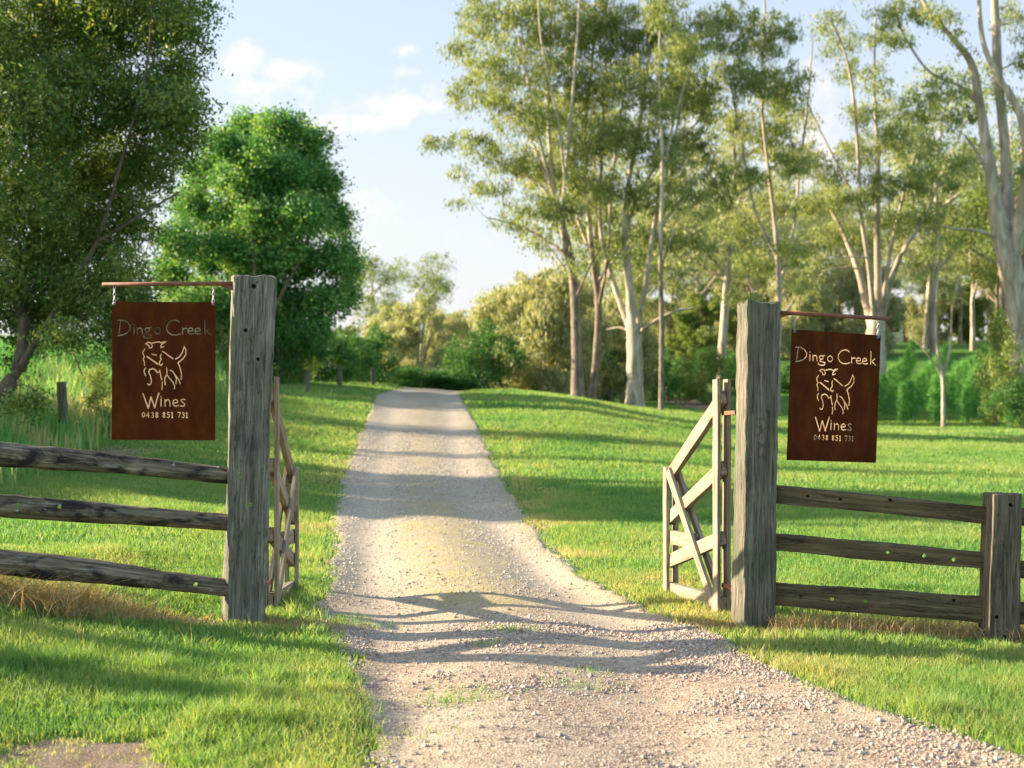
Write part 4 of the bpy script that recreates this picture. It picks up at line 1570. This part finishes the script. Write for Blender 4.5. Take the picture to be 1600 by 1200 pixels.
def gum(name, D, limbs, cl_l, seed, label, barkm, dens=9.5, leaf=GL, spread=2.0, sub=1.25, leafm=None, cat='tree'):
    x_, y_ = limbs[0][0][0], limbs[0][0][1]
    b_ = P(x_, y_, D)
    zz = gz(b_[0], D)
    LBs = [LB(D, l_) for l_ in limbs]
    p0, r0 = LBs[0]
    p0 = np.vstack([[p0[0][0], p0[0][1], zz - .3], [p0[0][0], p0[0][1], zz + .25], p0[1:]])
    LBs[0] = (p0, [r0[0] * 1.25, r0[0]] + list(r0[1:]))
    return tree(name, (b_[0], D, zz), LBs, CL(D, cl_l, np.random.default_rng(seed), spread), barkm, leafm or M_leaf_gum, seed, leaf, dens, label, cat,
                droop=1.3, twig_r=.024, sub=sub, spray=.31, base_r=.5, clump=.48)


limA = [[(903, 628, 24), (901, 560, 20), (899, 480, 18), (891, 400, 16, .3), (873, 332, 13, .5), (862, 260, 9, .5), (856, 150, 7, .5), (862, 20, 5), (860, -90, 3)],
        [(896, 440, 12), (880, 360, 9, -.8), (884, 270, 8, -1), (895, 150, 6, -1.2), (905, 10, 4, -1.2), (910, -90, 2, -1)],
        [(873, 332, 8, .5), (845, 290, 5, 1), (800, 262, 4, 1.5), (745, 240, 3, 1.5), (690, 212, 2, 1.5)],
        [(875, 340, 7), (850, 250, 5, -1), (830, 150, 5, -1), (810, 60, 3, -1)],
        [(890, 405, 7), (850, 372, 5, 1), (800, 350, 3, 1.5), (760, 340, 2, 1.5)],
        [(884, 290, 6, -1), (870, 180, 4, -2), (845, 60, 3, -2), (840, -60, 2, -2)],
        [(898, 470, 5), (930, 400, 3, -1), (950, 380, 2, -1)],
        [(862, 300, 6), (830, 220, 4, 1.6), (790, 150, 3, 2), (760, 80, 2, 2)]]
clA = [(760, 25, 55, 40), (830, 20, 60, 50), (720, 70, 28, 26, .8), (770, 90, 50, 40), (840, 100, 60, 50), (895, 60, 50, 50), (745, 140, 45, 34), (810, 170, 60, 45), (870, 185, 50, 45), (690, 218, 34, 15, .9),
       (740, 215, 36, 22), (790, 245, 45, 30), (850, 260, 50, 36), (715, 262, 30, 12, .7), (760, 290, 40, 18, .8), (725, 312, 26, 10, .7), (830, 320, 45, 28, .9), (885, 320, 45, 30), (800, 345, 34, 16, .7), (905, 240, 40, 40),
       (860, 380, 30, 20, .5), (905, 140, 40, 40), (830, -60, 80, 40, .8), (910, 400, 30, 26, .5)]
gum('gum_tree', 60, limA, clA, 21, 'tall gum with a dark leaning forked trunk just right of the road end', M_bark_grey)
limA2 = [[(926, 630, 16), (931, 560, 13), (935, 480, 13), (926, 400, 11), (918, 320, 9), (915, 200, 7), (928, 60, 5), (930, -60, 3)],
         [(935, 480, 8), (950, 400, 6, -1), (955, 300, 5, -1), (970, 180, 4, -1), (985, 60, 3, -1)],
         [(926, 400, 6), (900, 330, 5, 1), (895, 220, 4, 1), (885, 100, 3, 1)]]
clA2 = [(930, 40, 45, 45), (930, 130, 45, 45), (945, 210, 45, 40), (925, 290, 40, 36), (970, 100, 40, 40), (900, 360, 40, 26, .7), (955, 340, 34, 26, .8), (880, 0, 50, 40), (955, -50, 60, 40, .7)]
gum('gum_tree', 61.5, limA2, clA2, 22, 'slim dark trunked gum close beside the leaning forked gum', M_bark_grey)
limB = [[(992, 637, 31), (993, 600, 27), (992, 560, 26), (991, 520, 24), (984, 450, 15), (977, 360, 12), (983, 280, 9), (1005, 160, 7), (1018, 20, 5), (1020, -80, 3)],
        [(989, 525, 15), (968, 470, 11, .6), (952, 420, 10, .9), (938, 350, 8, 1.2), (940, 240, 6, 1.2), (948, 80, 4, 1.2)],
        [(995, 520, 13), (1008, 450, 10, -.8), (1018, 380, 9, -1), (1032, 300, 7, -1.3), (1058, 200, 5, -1.3), (1075, 80, 3, -1.5)],
        [(996, 522, 8), (1018, 505, 7, -.8), (1050, 488, 5, -1.2), (1088, 480, 3, -1.4)],
        [(977, 360, 7), (1000, 300, 6, 1), (1040, 240, 5, 1.5), (1090, 190, 4, 1.5), (1120, 130, 2, 1.5)],
        [(988, 520, 6), (970, 512, 5, .4), (948, 515, 3, .7)],
        [(1018, 380, 7, -1), (1050, 330, 5, -1), (1090, 280, 4, -1), (1120, 240, 2, -1)]]
clB = [(960, 40, 50, 50), (1020, 50, 50, 50), (1075, 60, 45, 45), (985, 130, 50, 45), (1045, 140, 50, 45), (1100, 150, 40, 45), (970, 210, 42, 36), (1030, 225, 50, 40), (1085, 225, 40, 36), (1115, 270, 30, 24, .7), (950, 290, 36, 30, .8),
       (1010, 300, 42, 32), (1065, 300, 45, 30), (1030, 365, 45, 28, .8), (1085, 370, 36, 24, .7), (960, 380, 30, 26, .6), (1110, 40, 36, 40), (1030, -50, 90, 36, .8), (1060, 430, 40, 22, .5)]
gum('gum_tree', 60, limB, clB, 23, 'gum with a thick white trunk splitting into three pale limbs', M_bark_white)
limC = [[(1033, 640, 10), (1034, 520, 9), (1032, 400, 8), (1035, 260, 7), (1030, 120, 5), (1033, 0, 4), (1035, -80, 2)], [(1035, 300, 5), (1050, 200, 4, .8), (1080, 100, 3, 1)], [(1032, 420, 4), (1060, 350, 3, .8), (1100, 330, 2, 1)]]
clC = [(1035, 10, 35, 40), (1060, 90, 40, 40), (1030, 160, 35, 35), (1085, 330, 34, 20, .6), (1050, 250, 34, 30, .7)]
gum('gum_tree', 57, limC, clC, 24, 'very slender straight gum to the right of the white trunked gum', M_bark_grey, sub=1.1)
limD = [[(1214, 655, 13), (1215, 560, 12), (1217, 450, 11), (1212, 360, 9), (1200, 260, 7), (1190, 150, 5), (1195, 20, 4), (1195, -70, 2)],
        [(1217, 450, 8), (1240, 360, 6, 1), (1250, 260, 5, 1), (1262, 160, 4, 1), (1270, 60, 2, 1)],
        [(1214, 400, 6), (1180, 330, 5, -1), (1160, 230, 4, -1), (1140, 120, 3, -1)],
        [(1215, 540, 6), (1188, 480, 5, -.8), (1165, 430, 4, -1)], [(1216, 500, 5), (1240, 470, 4, 1), (1258, 430, 2, 1)]]
clD = [(1120, 300, 36, 26, .8), (1180, 520, 30, 20, .4), (1150, 40, 40, 45), (1205, 50, 45, 45), (1170, 120, 45, 40), (1225, 130, 45, 40), (1150, 190, 36, 30, .8), (1205, 205, 48, 36), (1235, 250, 40, 30), (1170, 270, 42, 28, .8), (1215, 320, 45, 28, .8), (1150, 350, 40, 26, .7),
       (1235, 380, 36, 26, .7), (1180, 410, 45, 26, .7), (1160, 460, 36, 22, .6), (1250, 440, 28, 20, .5), (1190, -50, 80, 36, .7), (1130, 100, 30, 34, .8)]
gum('gum_tree', 62, limD, clD, 25, 'airy gum whose slim trunk stands behind the right gate post', M_bark_white)
D_E = 66
limE = [[(1368, 650, 36), (1368, 580, 32), (1368, 520, 30), (1372, 450, 14), (1370, 350, 11), (1372, 250, 8), (1366, 140, 5), (1368, 20, 3)],
        [(1364, 520, 18), (1350, 460, 14, .8), (1340, 420, 12, 1), (1318, 365, 9, 1.4), (1300, 330, 6, 1.6), (1285, 300, 4, 1.6)],
        [(1374, 510, 15), (1392, 440, 11, -.8), (1412, 390, 9, -1), (1442, 345, 7, -1.4), (1465, 290, 4, -1.6)],
        [(1367, 510, 12), (1358, 420, 9, -.8), (1345, 330, 7, -1), (1338, 200, 6, -1.2), (1325, 100, 5, -1.2), (1298, 30, 3, -1.2)],
        [(1376, 500, 11), (1390, 400, 7, 1), (1408, 320, 6, 1.3), (1430, 240, 4, 1.3)],
        [(1345, 330, 5, -1), (1310, 260, 4, -1.4), (1270, 180, 3, -1.4), (1245, 110, 2, -1.4)]]
clE = [(1250, 240, 36, 26, .9), (1230, 160, 34, 28, .7), (1470, 380, 30, 22, .7), (1265, 440, 30, 20, .5), (1420, 420, 30, 20, .5), (1290, 270, 42, 28), (1345, 230, 45, 32), (1405, 215, 42, 32), (1265, 315, 36, 22), (1320, 310, 42, 26), (1375, 290, 45, 30), (1430, 280, 42, 30), (1300, 360, 38, 20, .8), (1400, 345, 38, 20, .7), (1450, 330, 34, 24, .8), (1350, 175, 34, 24),
       (1310, 60, 34, 26, .7), (1330, 110, 30, 24, .7), (1370, 120, 30, 26, .7), (1400, 160, 34, 26, .8), (1290, 30, 30, 24, .7), (1380, 50, 30, 30, .7), (1350, -40, 70, 30, .6), (1440, 380, 30, 18, .6), (1345, 370, 34, 18, .5), (1280, 400, 30, 18, .5), (1260, 180, 22, 20, .5)]
gum('gum_tree', D_E, limE, clE, 26, 'spreading many stemmed gum directly behind the right hanging sign', M_bark_white, sub=1.35)
limF = [[(1598, 668, 34), (1595, 600, 33), (1592, 540, 34), (1586, 450, 38), (1572, 392, 38), (1556, 320, 24), (1544, 240, 20), (1530, 160, 17), (1518, 100, 14), (1484, 55, 10), (1450, 15, 8), (1425, -40, 5)],
        [(1578, 400, 26), (1574, 320, 22, .8), (1570, 230, 18, 1), (1560, 130, 18, 1), (1556, 40, 16, 1), (1550, -70, 10, 1)],
        [(1582, 410, 24), (1596, 330, 20, -.6), (1604, 240, 16, -1), (1590, 170, 14, -1), (1560, 120, 12, -1), (1535, 60, 9, -1), (1528, -40, 6, -1)],
        [(1556, 372, 8), (1530, 361, 6, -.6), (1490, 357, 4, -1), (1470, 353, 3, -1)],
        [(1560, 375, 12), (1550, 345, 10, .5), (1548, 290, 8, .8), (1530, 245, 7, 1), (1508, 212, 5, 1)],
        [(1531, 165, 8), (1500, 135, 7, .8), (1450, 110, 5, 1.2), (1410, 50, 4, 1.4), (1395, 0, 3, 1.4)],
        [(1596, 330, 12), (1630, 250, 10, 1), (1650, 120, 8, 1), (1660, -20, 5, 1)],
        [(1530, 245, 4, 1), (1500, 260, 3, 1.2), (1470, 240, 2, 1.4)]]
clF = [(1420, 15, 42, 24), (1470, 20, 36, 24, .8), (1410, 60, 30, 20, .7), (1480, 130, 36, 24, .8), (1440, 160, 36, 24, .9), (1500, 180, 30, 22, .8), (1450, 220, 36, 24), (1500, 250, 30, 24, .8), (1440, 265, 30, 18, .7), (1590, 20, 36, 26, .6),
       (1600, 90, 30, 24, .6), (1640, 60, 50, 50, .8), (1650, 160, 50, 50, .8), (1550, -50, 90, 30, .8), (1430, -50, 50, 30, .8), (1580, 150, 26, 20, .4), (1480, 290, 26, 16, .6), (1600, 250, 26, 24, .5), (1380, 20, 26, 20, .6), (1500, 60, 26, 20, .5)]
gum('gum_tree', 57, limF, clF, 27, 'large pale barked gum with twisting limbs at the right edge', M_bark_white, sub=1.2)
limH = [[(1474, 665, 9), (1474, 620, 8), (1473, 590, 8), (1463, 530, 5), (1464, 460, 4), (1468, 400, 3), (1466, 360, 2)], [(1473, 588, 5), (1485, 540, 4), (1488, 480, 3), (1500, 430, 2)], [(1470, 585, 3), (1446, 550, 3), (1424, 524, 2)]]
clH = [(1466, 380, 26, 20, .8), (1450, 420, 26, 20, .7), (1490, 425, 24, 20, .7), (1465, 460, 26, 16, .5), (1500, 460, 18, 14, .4)]
gum('gum_sapling', 56, limH, clH, 28, 'thin forked young gum standing before the plantation rows', M_bark_white, sub=.9, leaf=(16, .06, .15), spread=.6)

# --- generic kinds, each built once then copied
def proto_gum(seed, h, name, barkm, leafm, label, lean=0.0):
    r = np.random.default_rng(seed)
    limbs = []
    tr = [[0, 0, -.3]]
    for k in range(1, 8):
        tr.append([lean * k / 7 * h * .2 + r.normal(0, .02) * h * k / 7, r.normal(0, .02) * h * k / 7, h * k / 7 * .95])
    limbs.append((np.array(tr), np.linspace(h * .017, h * .003, 8)))
    cls = []
    for k in range(9):
        z = h * r.uniform(.28, .8)
        a_ = r.uniform(0, 6.28)
        p0 = np.array([np.interp(z, np.array(tr)[:, 2], np.array(tr)[:, 0]), np.interp(z, np.array(tr)[:, 2], np.array(tr)[:, 1]), z])
        ln = h * r.uniform(.14, .26)
        e_ = p0 + np.array([math.cos(a_) * ln, math.sin(a_) * ln, ln * r.uniform(.6, 1.3)])
        m_ = (p0 + e_) / 2 + [0, 0, -.05 * ln]
        limbs.append((np.array([p0, m_, e_]), [h * .008, h * .005, h * .002]))
        cls.append((e_, (h * .10, h * .10, h * .07), 1.0))
    for k in range(12):
        z = h * r.uniform(.45, 1.0)
        a_ = r.uniform(0, 6.28)
        q = h * .20 * r.random() ** .5
        cls.append(((math.cos(a_) * q + lean * z * .2, math.sin(a_) * q, z), (h * .11, h * .11, h * .075), 1.0))
    return tree(name, (0, 0, 0), limbs, cls, barkm, leafm, seed, (15, .10, .24), 5, label, 'tree', droop=.8, twig_r=.02, sub=1.5, spray=.36, base_r=.6)


def proto_bush(seed, h, wd, name, leafm, label, leaf=(26, .08, .16), dens=10, cat='shrub', barkm=None, cone=False, stems=5, droop=.4):
    r = np.random.default_rng(seed)
    limbs, cls = [], []
    for k in range(stems):
        a_ = r.uniform(0, 6.28)
        q = wd * r.uniform(.1, .55) * (0 if cone else 1)
        limbs.append((np.array([[r.normal(0, .05) * wd, r.normal(0, .05) * wd, -.15], [math.cos(a_) * q * .4, math.sin(a_) * q * .4, h * .4], [math.cos(a_) * q, math.sin(a_) * q, h * r.uniform(.75, .98)]]), [h * .014, h * .009, h * .003]))
    nC = 34
    for k in range(nC):
        z = (k + .5) / nC
        if cone:
            rad = wd * (1 - z) ** .8 * (.35 + .65 * min(1, z * 5))
        else:
            rad = wd * math.sqrt(max(.05, 1 - (2 * z - .85) ** 2 / 1.6))
        a_ = r.uniform(0, 6.28)
        q = rad * r.uniform(.2, 1.0 if cone else 1.15)
        s_ = wd * r.uniform(.14, .36) * (.5 + rad / wd * .6)
        cls.append(((math.cos(a_) * q, math.sin(a_) * q, .06 * h + z * h * .9), (s_, s_, s_ * r.uniform(.8, 1.5)), 1.0))
    return tree(name, (0, 0, 0), limbs, cls, barkm or M_bark_brown, leafm, seed, leaf, dens, label, cat, droop=droop, twig_r=.014, sub=1.2, spray=.28, base_r=.5)


def put(src, px, D, rz, s, label, group, used=set(), x=None):
    X_ = (px - 800) / F * D if x is None else x
    z_ = gz(X_, D)
    if src.name not in used:
        used.add(src.name)
        src.location = (X_, D, z_)
        src.rotation_euler = (0, 0, rz)
        src.scale = (s, s, s) if isinstance(s, (int, float)) else s
        src['label'] = label
        if group:
            src['group'] = group
        return src
    return copy_tree(src, (X_, D, z_), rz, s, label, group)


gA = proto_gum(101, 14, 'gum_tree', M_bark_white, M_leaf_gum, '')
gB = proto_gum(102, 14, 'gum_tree', M_bark_grey, M_leaf_olive, '', .5)
gC = proto_gum(103, 14, 'gum_tree', M_bark_white, M_leaf_tan, '', -.4)
gD = proto_gum(104, 14, 'gum_tree', M_bark_white, M_leaf_olive, '')
tA = proto_bush(111, 6, 2.6, 'weeping_tree', M_leaf_tan, '', leaf=(30, .07, .24), dens=15, cat='tree', droop=2.0, barkm=M_bark_white, stems=9)
tB = proto_bush(112, 6, 2.0, 'weeping_tree', M_leaf_tan, '', leaf=(30, .07, .24), dens=15, cat='tree', droop=2.0, barkm=M_bark_white, stems=9)
sA = proto_bush(121, 3, 1.6, 'green_shrub', M_leaf_shrub, '', leaf=(34, .07, .13), dens=12)
sB = proto_bush(122, 2.4, 1.7, 'green_shrub', M_leaf_shrub, '', leaf=(34, .07, .13), dens=12)
sO = proto_bush(123, 3, 1.4, 'olive_shrub', M_leaf_olive, '', leaf=(30, .06, .14), dens=12)
cR = proto_bush(131, 2.3, .46, 'plantation_tree', M_leaf_row, '', leaf=(34, .045, .10), dens=26, cat='young tree', cone=True, stems=1)
cR2 = proto_bush(132, 2.2, .42, 'plantation_tree', M_leaf_row, '', leaf=(34, .045, .10), dens=26, cat='young tree', cone=True, stems=1)
fA = proto_bush(141, 9, 4.0, 'woodland_tree', M_leaf_olive, '', leaf=(34, .13, .26), dens=7, cat='tree')

# pale trees and bushes closing the view at the road end
G1 = 'pale weeping trees beyond the road end'
for (src, px, D, rz, s, lb) in (
        (tA, 838, 66, .3, 1.0, 'broad pale weeping tree left of the leaning forked gum'), (tB, 873, 68, 1.3, 1.05, 'pale weeping tree touching the dark leaning gum trunk'),
        (tB, 800, 72, 2.2, 1.0, 'pale weeping tree right behind the dark green shrub'), (tA, 745, 92, 3.0, .95, 'tallest pale tree directly behind the dark green shrub'),
        (tB, 705, 95, 4.0, .95, 'pale tree between the dark green shrub and the olive topped tree'), (tA, 655, 90, 5.1, 1.0, 'broad pale tree in front of the olive topped tree'),
        (tB, 615, 100, .9, .95, 'pale tree left of the olive topped tree'), (tA, 945, 72, 2.0, .95, 'pale weeping tree between the gum trunks'),
        (tB, 1065, 104, 4.4, 1.0, 'pale weeping tree right of the slender straight gum')):
    put(src, px, D, rz, s, lb, G1)
put(gB, 650, 120, 1.0, .80, 'dark olive round topped tree rising above the road end', 'far trees beyond the road end')
put(gD, 580, 105, 2.0, .62, 'slim olive tree right of the rounded bright green tree', 'far trees beyond the road end')
put(sA, 583, 80, 2.0, (.75, .75, 1.15), 'light green shrub right of the rounded bright green tree', 'shrubs beyond the road end')
put(sA, 757, 62, .4, (.82, .82, .98), 'dark green shrub with a pointed top at the road end', 'shrubs beyond the road end')
put(sB, 735, 64, 1.4, (.8, .8, .75), 'low green shrub joined to the left of the pointed shrub', 'shrubs beyond the road end')
put(sO, 722, 66, 1.4, .62, 'yellowish shrub left of the pointed dark shrub', 'shrubs beyond the road end')
put(sB, 680, 64, 2.4, (1.1, .8, .36), 'low dark shrub straight behind the road end', 'shrubs beyond the road end')
put(sB, 640, 62, 3.4, (1.0, .8, .36), 'low dark shrub at the left side of the road end', 'shrubs beyond the road end')
put(sB, 700, 62.5, 5.4, (.9, .8, .26), 'lowest dark shrub hugging the right side of the road end', 'shrubs beyond the road end')
put(sA, 540, 56, 4.4, .62, 'green shrub behind the far left fence posts', 'shrubs on the left bank')
put(sB, 505, 53, 5.4, .72, 'green shrub behind the middle far fence post', 'shrubs on the left bank')
put(sO, 470, 50, 5.0, .62, 'yellow green shrub under the rounded bright green tree', 'shrubs on the left bank')
put(sA, 440, 47, .7, .7, 'dark shrub just right of the left gate post top', 'shrubs on the left bank')
put(sB, 560, 60, 1.7, .8, 'green shrub nearest the road on the left bank', 'shrubs on the left bank')
put(sO, 345, 46, 1.9, .62, 'olive shrub seen between the left sign and its post', 'shrubs on the left bank')
put(sO, 150, 30, 3.9, .36, 'small brownish shrub beside the leaning post in the long grass', 'shrubs on the left bank')
put(sO, 165, 26.5, 2.9, .30, 'small brownish shrub at the left edge of the left sign', 'shrubs on the left bank')

# green shrubs behind the white gum and along the right
G2 = 'green shrubs behind the gum trunks'
for k, (src, px, D, s, lb) in enumerate((
        (sA, 955, 72, .9, 'bright green shrub left of the white gum trunk'), (sB, 1010, 76, 1.0, 'bright green shrub right of the white gum trunk'), (sA, 1060, 78, .7, 'bright green shrub right of the slender gum'),
        (sB, 1110, 84, .8, 'green shrub left of the right gate'), (sA, 1150, 76, .7, 'green shrub showing left of the right gate post'), (sO, 1100, 70, .9, 'olive shrub above the right gate'),
        (sB, 1235, 74, .6, 'green shrub showing between the right post and the right sign'), (sA, 985, 90, 1.2, 'taller green shrub behind the white gum trunk'))):
    put(src, px, D, k * 1.1, s, lb, G2)
put(sO, 1578, 54, .9, (.72, .72, 1.45), 'tall brownish green shrub in front of the big gum trunk', 'shrubs by the big gum')
put(sO, 1556, 57, 2.3, (.55, .55, .9), 'smaller brownish green shrub left of the big gum trunk', 'shrubs by the big gum')
put(sA, 1592, 52, 3.3, (.55, .55, .6), 'low green shrub at the foot of the big gum', 'shrubs by the big gum')

# plantation rows climbing the slope behind the right paddock
rown = ('leftmost', 'second', 'third', 'fourth', 'rightmost')
rr_ = np.random.default_rng(77)
rows = (((1362, 655), (1425, 572)), ((1412, 662), (1482, 572)), ((1462, 664), (1545, 566)), ((1510, 664), (1572, 578)), ((1300, 652), (1370, 575)))
names = ('in the row right beside the right sign edge', 'in the second row from the right sign edge', 'in the middle row behind the forked sapling', 'in the row ending at the brownish shrub', 'in the row mostly hidden behind the right sign')
for k, ((xa, ya), (xb, yb)) in enumerate(rows):
    for j in range(10):
        f_ = j / 9
        D_ = 59 + f_ * 24
        f2 = (1 / 59 - 1 / D_) / (1 / 59 - 1 / 83)
        px = xa + (xb - xa) * f2
        s = rr_.uniform(.62, .78) * (1 - .12 * f_)
        lab = ('nearest small tree ' if j == 0 else 'bushy bright green small tree ') + names[k]
        put(cR if (j + k) % 2 else cR2, px, D_, rr_.uniform(0, 6), (s * rr_.uniform(.75, .95), s * .9, s * rr_.uniform(1.1, 1.35)), lab, 'plantation rows on the slope')

# woodland behind on the right: each tree its own copy
rw = np.random.default_rng(55)
spots = []
lbn = ('pale trunked gum in the woodland', 'olive crowned gum in the woodland', 'tan crowned gum in the woodland', 'dark crowned gum in the woodland')
wh = [(1090, 100, 0), (1130, 120, 2), (1165, 105, 3), (1195, 118, 2), (1245, 104, 0), (1275, 125, 1), (1305, 100, 2), (1330, 118, 3), (1452, 124, 0), (1445, 112, 2), (1520, 106, 0), (1550, 104, 3), (1500, 128, 1),
      (1580, 118, 2), (1610, 104, 0), (1640, 120, 2), (1372, 140, 1), (1460, 150, 3), (1535, 145, 1), (1350, 150, 2), (1250, 150, 3), (1150, 150, 1), (1050, 130, 1), (1010, 118, 2), (970, 105, 3), (930, 120, 2),
      (1680, 110, 1), (1000, 150, 0), (900, 130, 1), (850, 112, 3), (820, 130, 2), (780, 150, 1)]
for (px, D, k, s_, lb) in ((935, 84, 0, 1.25, 'middle distance gum behind the dark gum trunks'), (1125, 80, 2, 1.2, 'middle distance gum left of the right gate post'),
                            (1460, 100, 0, 1.35, 'middle distance gum behind the forked sapling'),
                            (1560, 96, 3, 1.2, 'middle distance gum beside the big gum')):
    put((gA, gD, gC, gB)[k], px, D, px * .7, s_, lb, 'middle distance gums')
near_lm = ('left of the right gate post', 'between the right post and the right sign', 'behind the right sign', 'right of the right sign', 'between the sapling and the big gum', 'beside the big gum at the right edge')


def landmark(px):
    for lim, nm in ((880, 'left of the dark leaning gum'), (960, 'behind the dark gum trunks'), (1020, 'behind the white trunked gum'), (1100, 'right of the slender straight gum'), (1160, 'left of the right gate post'),
                    (1225, 'behind the right gate post'), (1300, 'behind the left half of the right sign'), (1378, 'behind the right half of the right sign'), (1440, 'just right of the right sign'),
                    (1500, 'behind the forked sapling'), (1560, 'between the sapling and the big gum')):
        if px < lim:
            return nm
    return 'beside the big gum at the right edge'


for (px, D, k) in wh:
    s = rw.uniform(.78, 1.1)
    hgt = {0: 'near', 1: 'far'}[int(D > 125)]
    lb = lbn[k] + ' ' + landmark(px)
    if D > 125:
        lb = 'distant ' + lb
    put((gA, gD, gC, gB)[k], px, D, rw.uniform(0, 6), s * (1.0 if px > 930 else .62), lb, 'woodland gums on the right hill')
# bushy lower layer of the woodland
lay = [(1100, 96, fA, .55), (1180, 100, tA, 1.0), (1240, 96, tB, 1.05), (1290, 102, fA, .55), (1340, 100, tA, 1.1), (1450, 128, tB, 1.1), (1500, 130, fA, .6), (1590, 112, tB, 1.2), (1140, 118, fA, .7), (1220, 122, tA, 1.3),
       (1040, 110, fA, .55), (990, 112, tA, 1.1), (940, 104, fA, .5), (880, 96, tA, 1.05), (830, 100, fA, .45), (1550, 132, tA, 1.2), (1620, 100, fA, .6), (600, 130, fA, .5), (540, 110, fA, .42),
       (760, 125, fA, .4), (690, 130, tA, 1.1)]
for k, (px, D, src, s) in enumerate(lay):
    kind = 'rounded olive tree' if src is fA else 'bushy tan tree'
    if px < 800:
        wh_ = {600: 'left behind the olive topped tree', 540: 'behind the shrubs of the left bank', 760: 'far behind the pointed dark shrub', 690: 'in the gap far behind the road end'}[px]
    else:
        wh_ = 'in the low woodland edge ' + landmark(px)
    put(src, px, D, rw.uniform(0, 6), s, kind + ' ' + wh_, 'bushy woodland edge trees')

# trees out of the frame on the left whose shade stripes the paddock
sh = [(cR, -8.2, 9.7, (.42, .42, .68), 'small upright shrub beyond the left fence end'), (cR, -7.8, 8.75, (.62, .62, .70), 'wider upright shrub beyond the left fence end'), (fA, -20, 24.6, (.46, .46, .85), 'near round tree beyond the left bank shading the drive'), (fA, -23, 28.0, (.46, .46, .85), 'second round tree beyond the left bank shading the drive'),
      (fA, -24, 46.5, (.55, .55, .8), 'third round tree beyond the left bank'), (cR, -22, 38.5, (2.4, 2.4, 3.1), 'narrow upright tree beyond the left bank'), (gB, -20, 33.2, (.14, .14, .6), 'slim sapling beyond the left bank'),
      (fA, -30, 50.5, (.5, .5, .8), 'far round tree beyond the left bank')]
for (src, x_, y_, s, lb) in sh:
    put(src, 0, y_, 1.0, s, lb, 'trees beyond the left edge', x=x_)

# --- far fences
def small_post(px, pyb, h_px, w_px, D, lean, label, group):
    p0 = P(px, pyb, D)
    z0 = gz(p0[0], D)
    hgt = h_px / F * D
    ro = empty('fence_post', (p0[0], D, z0))
    beam('timber', (p0[0], D, z0 - .2), (p0[0] + lean, D, z0 + hgt), w_px / F * D, w_px / F * D, w_px / F * D, w_px / F * D, M_post_r, ro, int(px), .006, .6, 16)
    tag(ro, label, 'fence post', group)


G3 = 'old fence posts on the left bank'
small_post(102, 678, 92, 13, 25, -.07, 'grey leaning post standing in the long grass left of the left sign', G3)
small_post(480, 592, 34, 6, 43, .02, 'thin far post left most of the three near the rounded tree', G3)
small_post(531, 598, 34, 7, 48, .0, 'middle far post of the three near the rounded tree', G3)
small_post(583, 603, 28, 6, 54, .0, 'far post nearest the road end on the left', G3)
G4 = 'far fence posts among the gums'
small_post(955, 630, 24, 5, 68, .0, 'far pale fence post left of the white gum trunk', G4)
small_post(1043, 622, 24, 5, 74, .0, 'far pale fence post right of the slender gum', G4)

# --- farm shed far up the hill
m, t, b, o = mat('white painted wall')
b.inputs['Base Color'].default_value = (.75, .75, .74, 1)
M_wall = m
m, t, b, o = mat('red brown roofing')
b.inputs['Base Color'].default_value = (.35, .14, .09, 1)
M_roof = m
m, t, b, o = mat('dark window glass')
b.inputs['Base Color'].default_value = (.03, .035, .04, 1)
b.inputs['Roughness'].default_value = .1
M_glass = m


def bx_(name, x0, x1, y0, y1, z0, z1, m_, par):
    V = np.array([[x, y, z] for x in (x0, x1) for y in (y0, y1) for z in (z0, z1)])
    Fq = np.array([[0, 1, 3, 2], [4, 6, 7, 5], [0, 4, 5, 1], [2, 3, 7, 6], [0, 2, 6, 4], [1, 5, 7, 3]])
    return mesh_np(name, V, Fq, m_, parent=par)


hx_ = (1418 - 800) / F * 135
hz_ = gz(hx_, 135)
hs = empty('farmhouse', (hx_, 135, hz_))
bx_('wall', -2.6, 2.6, 0, 5, -.3, 2.3, M_wall, hs)
V = np.array([[-3, -.5, 2.3], [3, -.5, 2.3], [3, 5.5, 2.3], [-3, 5.5, 2.3], [-3, 2.5, 3.6], [3, 2.5, 3.6]])
mesh_np('roof', V, [np.array([[0, 1, 5, 4], [2, 3, 4, 5], [0, 3, 2, 1]]), np.array([[0, 4, 3], [1, 2, 5]])], M_roof, parent=hs)
bx_('window', -1.9, -.8, -.03, .05, 1.0, 1.9, M_glass, hs)
bx_('window', .9, 1.9, -.03, .05, 1.0, 1.9, M_glass, hs)
bx_('door', -.4, .5, -.03, .05, -.1, 1.95, M_roof, hs)
tag(hs, 'small white farmhouse with a reddish roof glimpsed through the trees', 'house')
